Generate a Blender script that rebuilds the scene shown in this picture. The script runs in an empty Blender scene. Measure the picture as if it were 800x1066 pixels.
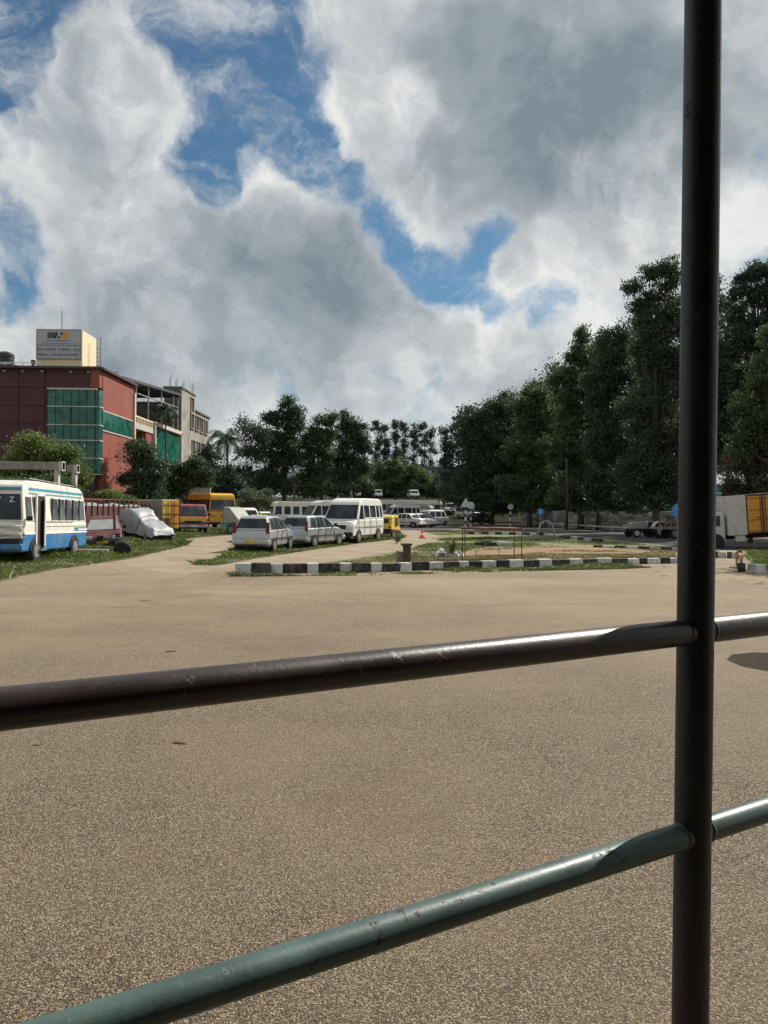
import bpy, math, random
import numpy as np
from mathutils import Vector, Matrix

random.seed(7); RNG = np.random.default_rng(7)
R = math.radians
scene = bpy.context.scene
COL = scene.collection

# ------------------------------------------------------------------ camera
EYE = 1.8
CAMROT = Matrix.Rotation(R(89.8), 4, 'X') @ Matrix.Rotation(R(0.65), 4, 'Z')
cam_d = bpy.data.cameras.new('camera'); cam = bpy.data.objects.new('camera', cam_d); COL.objects.link(cam)
cam.matrix_world = Matrix.Translation((0, 0, EYE)) @ CAMROT
cam_d.sensor_fit = 'HORIZONTAL'; cam_d.sensor_width = 36; cam_d.lens = 36.0
cam_d.clip_start = 0.05; cam_d.clip_end = 6000
scene.camera = cam
C3 = CAMROT.to_3x3()
def ray(px, py): return (C3 @ Vector(((px-400)/800, -(py-533)/800, -1))).normalized()
def P(px, py, d):
    r = ray(px, py); return Vector((0, 0, EYE)) + r*(d/r.y)
def G(px, py, z=0.0):
    r = ray(px, py); t = (z-EYE)/r.z; return Vector((0, 0, EYE)) + r*t
def X(px, d): return P(px, 533, d).x
def height(x, y):
    t = min(max((y-104)/62, 0), 1); return 4.2*t*t*(3-2*t)

# ------------------------------------------------------------------ materials
def new_mat(name):
    m = bpy.data.materials.new(name); m.use_nodes = True
    nt = m.node_tree; return m, nt, nt.nodes['Principled BSDF']
def nd(nt, t, **kw):
    n = nt.nodes.new(t)
    for k, v in kw.items(): setattr(n, k, v)
    return n
def mixc(nt, fac, a, b, mode='MIX'):
    n = nd(nt, 'ShaderNodeMix', data_type='RGBA', blend_type=mode)
    for i, s in ((0, fac), (6, a), (7, b)):
        if isinstance(s, (int, float)): n.inputs[i].default_value = s
        elif isinstance(s, (tuple, list)): n.inputs[i].default_value = (*s[:3], 1)
        else: nt.links.new(s, n.inputs[i])
    return n.outputs[2]
def noise(nt, vec, scale, detail=4, rough=.55, dist=0):
    n = nd(nt, 'ShaderNodeTexNoise'); n.inputs['Scale'].default_value = scale
    n.inputs['Detail'].default_value = detail; n.inputs['Roughness'].default_value = rough
    n.inputs['Distortion'].default_value = dist
    if vec is not None: nt.links.new(vec, n.inputs['Vector'])
    return n.outputs['Fac']
def mr(nt, v, a, b, c=0.0, d=1.0, smooth=False):
    n = nd(nt, 'ShaderNodeMapRange'); n.clamp = True
    if smooth: n.interpolation_type = 'SMOOTHSTEP'
    nt.links.new(v, n.inputs['Value'])
    for i, k in enumerate((a, b, c, d)): n.inputs[i+1].default_value = k
    return n.outputs['Result']
def coords(nt): return nd(nt, 'ShaderNodeTexCoord').outputs['Object']
def bump(nt, h, strength, dist):
    b = nd(nt, 'ShaderNodeBump'); b.inputs['Strength'].default_value = strength
    b.inputs['Distance'].default_value = dist; nt.links.new(h, b.inputs['Height'])
    nt.links.new(b.outputs['Normal'], nt.nodes['Principled BSDF'].inputs['Normal'])
def mat(name, col, rough=.6, metal=0, var=.25, scale=3, dirt=None, dirt_amt=.5, dscale=2.0, bmp=0, spec=.5):
    """Painted / rough surface with mottling and patches of dirt or wear."""
    m, nt, p = new_mat(name)
    v = coords(nt); n1 = noise(nt, v, scale, 5, .6)
    dark = tuple(c*(1-var) for c in col); lite = tuple(min(1, c*(1+var)) for c in col)
    c = mixc(nt, mr(nt, n1, .3, .7), dark, lite)
    if dirt:
        n2 = noise(nt, v, dscale, 6, .65, .3)
        c = mixc(nt, mr(nt, n2, 1-dirt_amt-.06, 1-dirt_amt+.10), c, dirt)
    nt.links.new(c, p.inputs['Base Color'])
    nt.links.new(mr(nt, n1, .3, .7, max(0, rough-.12), min(1, rough+.12)), p.inputs['Roughness'])
    p.inputs['Metallic'].default_value = metal
    p.inputs['Specular IOR Level'].default_value = spec
    if bmp: bump(nt, noise(nt, v, scale*6, 4), bmp, .02)
    return m
def glass(name, col=(.02, .025, .03), rough=.08):
    m, nt, p = new_mat(name); v = coords(nt)
    n = noise(nt, v, 1.3, 4)
    nt.links.new(mixc(nt, mr(nt, n, .4, .65), col, tuple(c*2.4+.01 for c in col)), p.inputs['Base Color'])
    nt.links.new(mr(nt, n, .35, .7, rough, rough+.22), p.inputs['Roughness']); p.inputs['Specular IOR Level'].default_value = .22
    return m
def leaf_mat(name, c1, c2, trans=.25, patch=.25):
    m, nt, p = new_mat(name)
    g = nd(nt, 'ShaderNodeNewGeometry'); v = coords(nt)
    r = g.outputs['Random Per Island']
    c = mixc(nt, r, c1, c2)
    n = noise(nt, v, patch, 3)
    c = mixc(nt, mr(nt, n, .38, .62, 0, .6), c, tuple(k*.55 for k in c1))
    nt.links.new(c, p.inputs['Base Color']); p.inputs['Roughness'].default_value = .55
    p.inputs['Specular IOR Level'].default_value = .35
    t = nd(nt, 'ShaderNodeBsdfTranslucent'); nt.links.new(c, t.inputs['Color'])
    mx = nd(nt, 'ShaderNodeMixShader'); mx.inputs[0].default_value = trans
    nt.links.new(p.outputs[0], mx.inputs[1]); nt.links.new(t.outputs[0], mx.inputs[2])
    nt.links.new(mx.outputs[0], nt.nodes['Material Output'].inputs['Surface'])
    return m

M = {}
M['white'] = mat('white_paint', (.66, .66, .62), .4, var=.06, dirt=(.42, .38, .32), dirt_amt=.34, dscale=1.6)
M['cream'] = mat('cream_white_paint', (.70, .67, .60), .45, var=.07, dirt=(.45, .40, .33), dirt_amt=.36, dscale=1.8)
M['blue'] = mat('blue_paint', (.035, .19, .44), .45, var=.18, dirt=(.14, .20, .26), dirt_amt=.45)
M['teal'] = mat('teal_stripe', (.06, .28, .36), .45, var=.15)
M['silver'] = mat('silver_paint', (.44, .45, .47), .28, .45, var=.05, dirt=(.24, .23, .22), dirt_amt=.30, dscale=1.2)
M['bluegrey'] = mat('bluish_silver_paint', (.36, .40, .425), .28, .45, var=.05, dirt=(.19, .20, .20), dirt_amt=.30, dscale=1.2)
M['black'] = mat('black_rubber', (.013, .013, .014), .8, var=.3)
M['dark'] = mat('dark_underside', (.025, .023, .022), .9, var=.4)
M['chrome'] = mat('grey_metal', (.35, .35, .36), .4, .8, var=.2)
M['hub'] = mat('dusty_hub', (.20, .195, .185), .6, .2, var=.25)
M['glass'] = glass('dark_glass')
M['curtain'] = glass('dusty_grey_glass', (.055, .065, .07), .2)
M['red_lamp'] = mat('red_lamp', (.13, .012, .018), .25)
M['lamp'] = mat('lamp_glass', (.55, .55, .52), .15)
M['orange_lamp'] = mat('amber_lamp', (.6, .2, .03), .25)
M['plate_y'] = mat('yellow_plate', (.62, .45, .06), .5)
M['plate_w'] = mat('white_plate', (.7, .7, .68), .5)
M['yellow'] = mat('yellow_paint', (.72, .36, .03), .45, var=.1, dirt=(.42, .25, .08), dirt_amt=.35)
M['yellow2'] = mat('pale_yellow_paint', (.70, .47, .07), .5, var=.12, dirt=(.35, .26, .1), dirt_amt=.38)
M['maroon'] = mat('faded_maroon_paint', (.10, .020, .026), .5, var=.3, dirt=(.13, .085, .075), dirt_amt=.45)
M['redpaint'] = mat('faded_red_paint', (.25, .05, .045), .5, var=.25, dirt=(.22, .13, .10), dirt_amt=.4)
M['planks'] = mat('brown_red_planks', (.095, .034, .026), .75, var=.35, scale=6, dirt=(.07, .04, .03), dirt_amt=.42)
M['rust'] = mat('rust', (.16, .065, .035), .85, var=.4, scale=8, dirt=(.07, .035, .025), dirt_amt=.45, bmp=.3)
M['tarp'] = mat('pale_tarpaulin', (.30, .31, .32), .5, var=.12, dirt=(.26, .25, .245), dirt_amt=.4, bmp=.6, scale=2.5)
M['greybox'] = mat('weathered_grey_panel', (.30, .30, .26), .7, var=.2, dirt=(.20, .18, .15), dirt_amt=.42)
M['boxwhite'] = mat('weathered_white_panel', (.52, .50, .46), .6, var=.08, dirt=(.36, .33, .28), dirt_amt=.4)
M['orange'] = mat('orange_yellow_door', (.62, .27, .03), .55, var=.12, dirt=(.36, .15, .05), dirt_amt=.38)
M['frame_dark'] = mat('dark_frame', (.06, .04, .035), .7, var=.3)
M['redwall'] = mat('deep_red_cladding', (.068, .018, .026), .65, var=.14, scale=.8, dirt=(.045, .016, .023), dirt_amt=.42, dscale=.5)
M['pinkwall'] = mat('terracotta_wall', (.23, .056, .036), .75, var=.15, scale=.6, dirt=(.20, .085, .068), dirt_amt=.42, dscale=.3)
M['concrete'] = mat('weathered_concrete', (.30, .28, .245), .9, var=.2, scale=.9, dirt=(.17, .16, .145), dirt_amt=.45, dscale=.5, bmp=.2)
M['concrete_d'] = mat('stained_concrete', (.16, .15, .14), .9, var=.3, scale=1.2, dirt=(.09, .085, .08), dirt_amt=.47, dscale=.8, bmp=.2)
M['plaster'] = mat('grey_white_plaster', (.42, .42, .39), .9, var=.12, scale=.8, dirt=(.27, .27, .24), dirt_amt=.42, dscale=.5)
M['cream_wall'] = mat('cream_plaster', (.68, .61, .40), .85, var=.05, scale=1, dirt=(.55, .48, .32), dirt_amt=.38, dscale=1)
M['sign_grey'] = mat('grey_sign_sheet', (.36, .38, .42), .6, var=.06, scale=1)
M['ink'] = mat('dark_ink', (.03, .03, .04), .7)
M['sign_orange'] = mat('orange_print', (.62, .26, .06), .6)
M['sign_dark'] = mat('charcoal_print', (.07, .08, .075), .6)
M['steel_roof'] = mat('dark_metal_roof', (.06, .065, .075), .6, .2, var=.2)
M['trim'] = mat('pale_trim', (.50, .46, .40), .8, var=.1)
M['bwhite'] = mat('white_road_sign', (.84, .84, .82), .5, var=.05)
M['sign_blue'] = mat('blue_road_sign', (.03, .20, .50), .45, var=.08)
M['sign_red'] = mat('red_road_sign', (.45, .03, .03), .5)
M['cone'] = mat('orange_red_cone', (.75, .10, .06), .5, var=.1)
M['stone'] = mat('grey_stone', (.24, .23, .21), .9, var=.35, scale=5, bmp=.4)
M['brick'] = mat('dark_brown_brick', (.09, .055, .04), .9, var=.35, scale=8, bmp=.4)
M['bark'] = mat('bark', (.075, .06, .05), .95, var=.4, scale=4, bmp=.5)
M['fur'] = mat('tan_fur', (.33, .21, .12), .9, var=.25, scale=9, dirt=(.20, .12, .07), dirt_amt=.4, dscale=5)
M['teal_tank'] = mat('black_tank', (.03, .035, .045), .5)

def green_glass():
    m, nt, p = new_mat('green_tinted_glass'); v = coords(nt)
    n = noise(nt, v, 1.1, 6, .65, .8)  # mottling paints plant reflections into the glass colour
    nt.links.new(mixc(nt, mr(nt, n, .42, .58), (.010, .065, .050), (.022, .15, .11)), p.inputs['Base Color'])
    p.inputs['Roughness'].default_value = .12; return m
M['greenglass'] = green_glass()

def paint_chip(name, col, rough, chip, amt, sc=30):
    m, nt, p = new_mat(name); v = coords(nt)
    n1 = noise(nt, v, 6, 6, .6); n2 = noise(nt, v, sc, 8, .7, .4); n3 = noise(nt, v, 160, 3, .6)
    c = mixc(nt, mr(nt, n1, .3, .7), tuple(k*.65 for k in col), tuple(k*1.35 for k in col))
    f = mr(nt, n2, amt, amt+.03)
    c = mixc(nt, f, c, chip)
    c = mixc(nt, mr(nt, n3, .66, .70), c, tuple(k*1.6+.02 for k in col))
    nt.links.new(c, p.inputs['Base Color'])
    rr = nd(nt, 'ShaderNodeMath', operation='ADD'); nt.links.new(mr(nt, n1, .3, .7, rough-.08, rough+.1), rr.inputs[0])
    nt.links.new(mr(nt, n2, amt, amt+.03, 0, .3), rr.inputs[1]); nt.links.new(rr.outputs[0], p.inputs['Roughness'])
    p.inputs['Specular IOR Level'].default_value = .5
    h = nd(nt, 'ShaderNodeMath', operation='SUBTRACT'); nt.links.new(n3, h.inputs[0]); nt.links.new(f, h.inputs[1])
    bump(nt, h.outputs[0], .22, .0012)
    return m
M['pipe_post'] = paint_chip('post_paint', (.019, .022, .025), .46, (.05, .045, .04), .60)
M['pipe_brown'] = paint_chip('brown_pipe_paint', (.036, .025, .023), .36, (.10, .085, .08), .625)
M['pipe_teal'] = paint_chip('teal_pipe_paint', (.056, .098, .093), .42, (.03, .026, .024), .60)

def kerb_mat(name, col, chip):
    m, nt, p = new_mat(name); v = coords(nt)
    n1 = noise(nt, v, 1.7, 8, .7, .3); n2 = noise(nt, v, 9, 6, .7)
    c = mixc(nt, mr(nt, n2, .3, .7), tuple(k*.8 for k in col), tuple(min(1, k*1.15) for k in col))
    c = mixc(nt, mr(nt, n1, .50, .60, 0, .9), c, chip)
    c = mixc(nt, mr(nt, n2, .56, .62), c, chip)
    nt.links.new(c, p.inputs['Base Color']); p.inputs['Roughness'].default_value = .85
    bump(nt, n2, .5, .02); return m
M['kerb_white'] = kerb_mat('worn_white_kerb_paint', (.55, .55, .53), (.28, .26, .23))
M['kerb_black'] = kerb_mat('worn_black_kerb_paint', (.022, .021, .020), (.10, .09, .08))

def aggregate():
    m, nt, p = new_mat('gravelly_asphalt'); v = coords(nt)
    vo = nd(nt, 'ShaderNodeTexVoronoi'); vo.inputs['Scale'].default_value = 118; nt.links.new(v, vo.inputs['Vector'])
    sep = nd(nt, 'ShaderNodeSeparateColor'); nt.links.new(vo.outputs['Color'], sep.inputs[0])
    ramp = nd(nt, 'ShaderNodeValToRGB'); e = ramp.color_ramp.elements
    cs = [(0, (.075, .055, .038)), (.3, (.18, .128, .080)), (.6, (.31, .232, .148)), (.85, (.43, .345, .23)), (1, (.60, .52, .39))]
    e[0].position = 0; e[0].color = (*cs[0][1], 1); e[1].position = 1; e[1].color = (*cs[-1][1], 1)
    for q, c in cs[1:-1]:
        k = e.new(q); k.color = (*c, 1)
    nt.links.new(sep.outputs[0], ramp.inputs[0])
    # binder in the gaps between stones
    gap = mr(nt, vo.outputs['Distance'], .42, .75)
    c = mixc(nt, gap, ramp.outputs[0], (.032, .025, .019))
    n1 = noise(nt, v, .35, 6, .6, .4)                 # broad wear
    c = mixc(nt, mr(nt, n1, .35, .7, 0, .55), c, (.33, .25, .165))
    sv = nd(nt, 'ShaderNodeMapping'); sv.inputs['Scale'].default_value = (.16, .42, 1); nt.links.new(v, sv.inputs['Vector'])
    n2 = noise(nt, sv.outputs[0], 1, 6, .6, .6)       # tracks and dust drifts lying along the way
    # only far of the near apron (y > 9 m)
    sy = nd(nt, 'ShaderNodeSeparateXYZ'); nt.links.new(v, sy.inputs[0])
    far = mr(nt, sy.outputs[1], 8.5, 13)
    def mul(a, b):
        k = nd(nt, 'ShaderNodeMath', operation='MULTIPLY'); nt.links.new(a, k.inputs[0]); nt.links.new(b, k.inputs[1]); return k.outputs[0]
    c = mixc(nt, mul(mr(nt, n2, .46, .66, 0, .55), far), c, (.40, .305, .20))
    n3 = noise(nt, sv.outputs[0], 2.3, 6, .6, .5)
    c = mixc(nt, mul(mr(nt, n3, .56, .68, 0, .5), far), c, (.20, .125, .085))
    c = mixc(nt, mr(nt, sy.outputs[1], 7, 16, 0, .24), c, (.45, .355, .24))
    n7 = noise(nt, v, .11, 7, .7, 1.2)                # darker stained areas, uneven
    c = mixc(nt, mr(nt, n7, .54, .62, 0, .45), c, (.17, .115, .078))
    n4 = noise(nt, v, 2.2, 6, .62)
    c = mixc(nt, mr(nt, n4, .3, .7), mixc(nt, .18, c, (.10, .08, .065)), c)
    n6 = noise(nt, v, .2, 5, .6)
    c = mixc(nt, mr(nt, sy.outputs[1], 99, 104), c, mixc(nt, mr(nt, n6, .4, .6), (.030, .034, .018), (.050, .042, .032)))  # far ground coloured dark: part earth and grass, part painted tree shade
    nt.links.new(c, p.inputs['Base Color']); p.inputs['Roughness'].default_value = .85
    nt.links.new(mr(nt, sy.outputs[1], 40, 100, .3, 0), p.inputs['Specular IOR Level'])
    n5 = noise(nt, v, 160, 4, .7)
    h = nd(nt, 'ShaderNodeMath', operation='MULTIPLY_ADD'); nt.links.new(vo.outputs['Distance'], h.inputs[0]); h.inputs[1].default_value = -1
    nt.links.new(n5, h.inputs[2]); bump(nt, h.outputs[0], 1.0, .011)
    nt.links.new(mr(nt, sy.outputs[1], 15, 90, 1.0, .05), [q for q in nt.nodes if q.bl_idname == 'ShaderNodeBump'][0].inputs['Strength'])
    return m
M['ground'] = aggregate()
def soil(name, a, b, c3, sc=.6):
    m, nt, p = new_mat(name); v = coords(nt)
    n1 = noise(nt, v, sc, 7, .65, .3); n2 = noise(nt, v, sc*9, 6, .7)
    c = mixc(nt, mr(nt, n1, .40, .60), a, b); c = mixc(nt, mr(nt, n2, .45, .7, 0, .7), c, c3)
    nt.links.new(c, p.inputs['Base Color']); p.inputs['Roughness'].default_value = .95
    bump(nt, n2, .6, .05); return m
M['soil'] = soil('weedy_soil', (.11, .075, .05), (.07, .085, .035), (.16, .12, .08))
M['redsoil'] = soil('reddish_bare_soil', (.26, .135, .065), (.16, .125, .06), (.30, .20, .12), .8)
M['drygrass'] = soil('dry_turf', (.17, .15, .065), (.10, .13, .045), (.24, .19, .10), .5)
M['path'] = soil('dusty_path', (.27, .215, .15), (.20, .15, .105), (.33, .27, .195), .5)
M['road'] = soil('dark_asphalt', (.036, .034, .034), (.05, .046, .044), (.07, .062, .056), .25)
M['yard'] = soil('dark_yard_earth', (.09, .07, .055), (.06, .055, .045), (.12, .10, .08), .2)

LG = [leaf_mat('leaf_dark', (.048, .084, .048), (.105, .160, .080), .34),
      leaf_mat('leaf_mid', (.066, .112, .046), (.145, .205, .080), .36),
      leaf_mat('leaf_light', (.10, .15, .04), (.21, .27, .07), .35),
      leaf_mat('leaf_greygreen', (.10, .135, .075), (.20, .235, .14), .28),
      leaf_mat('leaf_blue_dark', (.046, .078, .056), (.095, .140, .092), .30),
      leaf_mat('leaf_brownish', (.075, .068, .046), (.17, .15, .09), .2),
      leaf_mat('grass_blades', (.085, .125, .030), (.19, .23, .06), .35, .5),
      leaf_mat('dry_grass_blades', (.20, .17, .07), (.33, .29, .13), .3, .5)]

# ------------------------------------------------------------------ objects
def tag(o, label=None, cat=None, group=None, kind=None):
    if label: o['label'] = label
    if cat: o['category'] = cat
    if group: o['group'] = group
    if kind: o['kind'] = kind
    return o
def empty(name, loc=(0, 0, 0), rz=0, tilt=None):
    o = bpy.data.objects.new(name, None); COL.objects.link(o); o.location = loc; o.rotation_euler = (0, 0, rz)
    if tilt: o.rotation_euler = (tilt[0], tilt[1], rz)
    o.empty_display_size = .1; return o
def link(name, me, parent=None):
    o = bpy.data.objects.new(name, me); COL.objects.link(o)
    if parent: o.parent = parent
    return o
class MB:
    """Collects polygons, several materials allowed, and links them as one object."""
    def __init__(s): s.v = []; s.f = []; s.mi = []; s.mats = []; s.T = Matrix(); s.m = 0
    def use(s, m):
        if m not in s.mats: s.mats.append(m)
        s.m = s.mats.index(m); return s
    def add(s, vs, fs):
        b = len(s.v); s.v += [tuple(s.T @ Vector(v)) for v in vs]
        for f in fs: s.f.append([b+i for i in f]); s.mi.append(s.m)
        return s
    def box(s, c, d, rz=0, ry=0, top=1.0):
        m = Matrix.Translation(c) @ Matrix.Rotation(rz, 4, 'Z') @ Matrix.Rotation(ry, 4, 'Y')
        vs = []
        for k in (-1, 1):
            t = top if k > 0 else 1
            for a, b in ((-1, -1), (1, -1), (1, 1), (-1, 1)):
                vs.append(m @ Vector((a*d[0]/2*t, b*d[1]/2*t, k*d[2]/2)))
        return s.add(vs, [(3, 2, 1, 0), (4, 5, 6, 7), (0, 1, 5, 4), (1, 2, 6, 5), (2, 3, 7, 6), (3, 0, 4, 7)])
    def tube(s, pts, rad, n=10, caps=True):
        pts = [Vector(p) for p in pts]
        if not isinstance(rad, (list, tuple)): rad = [rad]*len(pts)
        vs = []; prev = None
        for i, p in enumerate(pts):
            d = (pts[min(i+1, len(pts)-1)] - pts[max(i-1, 0)]).normalized()
            a = Vector((0, 0, 1)) if abs(d.z) < .9 else Vector((1, 0, 0))
            if prev is None: u = d.cross(a).normalized()
            else:
                u = (prev - d*prev.dot(d))
                u = u.normalized() if u.length > 1e-6 else d.cross(a).normalized()
            prev = u; w = d.cross(u)
            for k in range(n):
                t = 2*math.pi*k/n; vs.append(p + (u*math.cos(t) + w*math.sin(t))*rad[i])
        fs = []
        for i in range(len(pts)-1):
            for k in range(n):
                a, b = i*n+k, i*n+(k+1) % n; fs.append((a, b, b+n, a+n))
        if caps: fs += [tuple(range(n-1, -1, -1)), tuple((len(pts)-1)*n+k for k in range(n))]
        return s.add(vs, fs)
    def prism(s, prof, y0, y1, top=None):
        """profile in x,z pushed from y0 to y1"""
        n = len(prof)
        vs = [(x, y0, z) for x, z in prof] + [(x, y1, z) for x, z in prof]
        fs = [tuple(range(n)), tuple(range(2*n-1, n-1, -1))] + [((i+1) % n, i, n+i, n+(i+1) % n) for i in range(n)]
        return s.add(vs, fs)
    def tprism(s, prof, hw):
        """profile in x,z with a half width that depends on z"""
        n = len(prof)
        vs = [(x, -hw(z), z) for x, z in prof] + [(x, hw(z), z) for x, z in prof]
        fs = [tuple(range(n)), tuple(range(2*n-1, n-1, -1))] + [((i+1) % n, i, n+i, n+(i+1) % n) for i in range(n)]
        return s.add(vs, fs)
    def lathe(s, prof, n=20, c=(0, 0, 0), axis='Z'):
        A = {'Z': Matrix(), 'Y': Matrix.Rotation(R(-90), 4, 'X'), 'X': Matrix.Rotation(R(90), 4, 'Y')}[axis]
        m = Matrix.Translation(c) @ A; vs = []; fs = []
        for r, z in prof:
            for k in range(n):
                t = 2*math.pi*k/n; vs.append(m @ Vector((r*math.cos(t), r*math.sin(t), z)))
        for i in range(len(prof)-1):
            for k in range(n):
                a, b = i*n+k, i*n+(k+1) % n; fs.append((a, b, b+n, a+n))
        fs += [tuple(range(n-1, -1, -1)), tuple((len(prof)-1)*n+k for k in range(n))]
        return s.add(vs, fs)
    def build(s, name, mt=None, parent=None, bevel=0, seg=2, smooth=False):
        me = bpy.data.meshes.new(name); me.from_pydata(s.v, [], s.f)
        ms = s.mats or [mt]
        for m in ms: me.materials.append(M[m] if isinstance(m, str) else m)
        if s.mats: me.polygons.foreach_set('material_index', s.mi)
        import bmesh
        bm = bmesh.new(); bm.from_mesh(me); bmesh.ops.recalc_face_normals(bm, faces=bm.faces); bm.to_mesh(me); bm.free()
        if smooth: me.polygons.foreach_set('use_smooth', [True]*len(me.polygons))
        me.update(); o = link(name, me, parent)
        if bevel:
            b = o.modifiers.new('bevel', 'BEVEL'); b.width = bevel; b.segments = seg; b.limit_method = 'ANGLE'; b.angle_limit = R(25)
            me.polygons.foreach_set('use_smooth', [True]*len(me.polygons))
            w = o.modifiers.new('wn', 'WEIGHTED_NORMAL')
        return o
def arr_mesh(name, verts, faces_n, mt, parent=None):
    """verts (N*k,3) numpy, faces of k verts each in order"""
    me = bpy.data.meshes.new(name); nv = len(verts); nf = nv//faces_n
    me.vertices.add(nv); me.vertices.foreach_set('co', verts.astype(np.float32).ravel())
    me.loops.add(nv); me.loops.foreach_set('vertex_index', np.arange(nv, dtype=np.int32))
    me.polygons.add(nf); me.polygons.foreach_set('loop_start', np.arange(0, nv, faces_n, dtype=np.int32))
    me.update(calc_edges=True); me.materials.append(M[mt] if isinstance(mt, str) else mt)
    return link(name, me, parent)
def text(s, size, mt, parent, loc, rot, name='lettering', ext=.004, width=1.0):
    cu = bpy.data.curves.new(name, 'FONT'); cu.body = s; cu.size = size; cu.extrude = ext; cu.align_x = 'CENTER'; cu.align_y = 'CENTER'
    t = bpy.data.objects.new('tmp', cu); COL.objects.link(t)
    dg = bpy.context.evaluated_depsgraph_get(); dg.update()
    me = bpy.data.meshes.new_from_object(t.evaluated_get(dg)); bpy.data.objects.remove(t)
    me.materials.clear(); me.materials.append(M[mt])
    o = link(name, me, parent); o.location = loc; o.rotation_euler = rot; o.scale = (width, 1, 1); return o

# ------------------------------------------------------------------ leaves
def leaf_cloud(cent, size, aspect=.5, flat=0.0):
    n = len(cent)
    u = RNG.normal(size=(n, 3)); u /= np.linalg.norm(u, axis=1)[:, None]
    w = RNG.normal(size=(n, 3)); w[:, 2] *= (1-flat); w = np.cross(u, w); w /= np.linalg.norm(w, axis=1)[:, None]+1e-9
    s = size*RNG.uniform(.6, 1.35, n)[:, None]
    a, b = u*s, w*s*aspect
    v = np.empty((n, 4, 3)); v[:, 0] = cent-a; v[:, 1] = cent-b+a*.15; v[:, 2] = cent+a; v[:, 3] = cent+b+a*.15
    return v.reshape(-1, 3)
G_R = 'tall trees of the right hand wood'
def tree(label, base, blobs, n, leaf=.22, mt=1, d=60, trunk_r=.25, name='tree', cat='tree', group=None, clump=.55, hollow=2.2, trunk=True, per=26, twigs=0, zb=None):
    """blobs: (px, py, rx_px, rz_px) placed at depth d; each becomes an ellipsoid of leaf clumps"""
    bx = X(base, d); z0 = height(bx, d) if zb is None else zb
    root = empty(name, (bx, d, z0)); tag(root, label, cat, group)
    B = []
    jr = random.Random(int(base)*3+len(blobs))
    for b in blobs:
        b = (b[0]+jr.uniform(-.22, .22)*b[2], b[1]+jr.uniform(-.15, .15)*b[3], b[2]*jr.uniform(.9, 1.22), b[3]*jr.uniform(.85, 1.15)) + tuple(b[4:])
        dd = d + (b[4] if len(b) > 4 else 0)
        c = P(b[0], b[1], dd); k = dd/800
        rx, rz = b[2]*k*1.06, b[3]*k
        B.append((np.array(c) - np.array((bx, d, z0)), rx, (rx+min(rx, rz))/2*.9, rz))
    vol = np.array([x*y*z for _, x, y, z in B])**.72; share = vol/vol.sum(); leaf = leaf*.60; n = int(n*2.1); per = int(per*1.7)
    cs = []
    for (c, rx, ry, rz), sh in zip(B, share):
        m = max(3, int(n*sh/per))
        dr = RNG.normal(size=(m, 3)); dr /= np.linalg.norm(dr, axis=1)[:, None]
        rr = RNG.uniform(0, 1, m)**(1/(1+hollow)); rr *= RNG.uniform(.82, 1.16, m)
        # leaf clumps gather round a few limbs ends, so the crown has masses and gaps
        ns = max(4, int(2.2+3.2*(rx*rz)**.5)); sd_ = RNG.normal(size=(ns, 3)); sd_ /= np.linalg.norm(sd_, axis=1)[:, None]
        sc_ = sd_*(RNG.uniform(.25, 1.0, ns)**.6)[:, None]*RNG.uniform(.75, 1.12, ns)[:, None]
        pick = RNG.integers(0, ns, m); loose = RNG.uniform(0, 1, m) < (.34 if group == G_R else .18)
        sr = (RNG.uniform(.30, .58, ns) if group == G_R else RNG.uniform(.22, .46, ns))[pick]
        loc_ = sc_[pick] + dr*(RNG.uniform(0, 1, m)**.45*sr)[:, None]*np.array((1.15, 1.15, .72 if group != G_R else 1.0))
        loc_[loose] = (dr*rr[:, None])[loose]
        cc = c + loc_*np.array((rx, ry, rz))
        sig = clump*.62*RNG.uniform(.6, 1.4, m)
        for q in range(m):
            k = int(per*RNG.uniform(.5, 1.5)); cs.append(cc[q] + RNG.normal(size=(k, 3))*sig[q]*np.array((1, 1, .7)))
    cs = np.concatenate(cs); cs = cs[cs[:, 2] > .05]
    arr_mesh('crown', leaf_cloud(cs, leaf), 4, LG[mt], root)
    if trunk:
        mb = MB(); rnd = random.Random(hash(label) % 999 if False else len(label)*7+int(base))
        top = max(B, key=lambda b: b[0][2]); low = min(b[0][2] for b in B)
        fork = Vector((top[0][0]*.3+rnd.uniform(-.3, .3), top[0][1]*.3, max(1.2, low*.7)))
        mb.tube([(0, 0, -.3), fork*.5 + Vector((rnd.uniform(-.2, .2), 0, 0)), fork], [trunk_r*1.3, trunk_r, trunk_r*.8], 9)
        for c, rx, ry, rz in B:
            e = Vector(c); mid = fork.lerp(e, .5) + Vector((rnd.uniform(-.4, .4), rnd.uniform(-.4, .4), .3))
            r = trunk_r*.55; mb.tube([fork, mid, e + Vector((0, 0, rz*.5))], [r, r*.6, r*.15], 7)
            for _ in range(3):
                t = Vector((rnd.uniform(-1, 1)*rx*.9, rnd.uniform(-1, 1)*ry*.9, rnd.uniform(-.2, .9)*rz))
                mb.tube([mid, mid.lerp(e+t, .6)+Vector((0, 0, .2)), e+t], [r*.4, r*.25, r*.08], 5)
        for _ in range(twigs):
            e = Vector(top[0]); t = Vector((rnd.uniform(-1, 1)*top[1], rnd.uniform(-1, 1), top[3]*rnd.uniform(.9, 2.0)))
            mb.tube([e, e+t*.6+Vector((rnd.uniform(-.3, .3), 0, 0)), e+t], [.06, .035, .012], 5)
        mb.build('trunk', 'bark', root, smooth=True)
    return root

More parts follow.
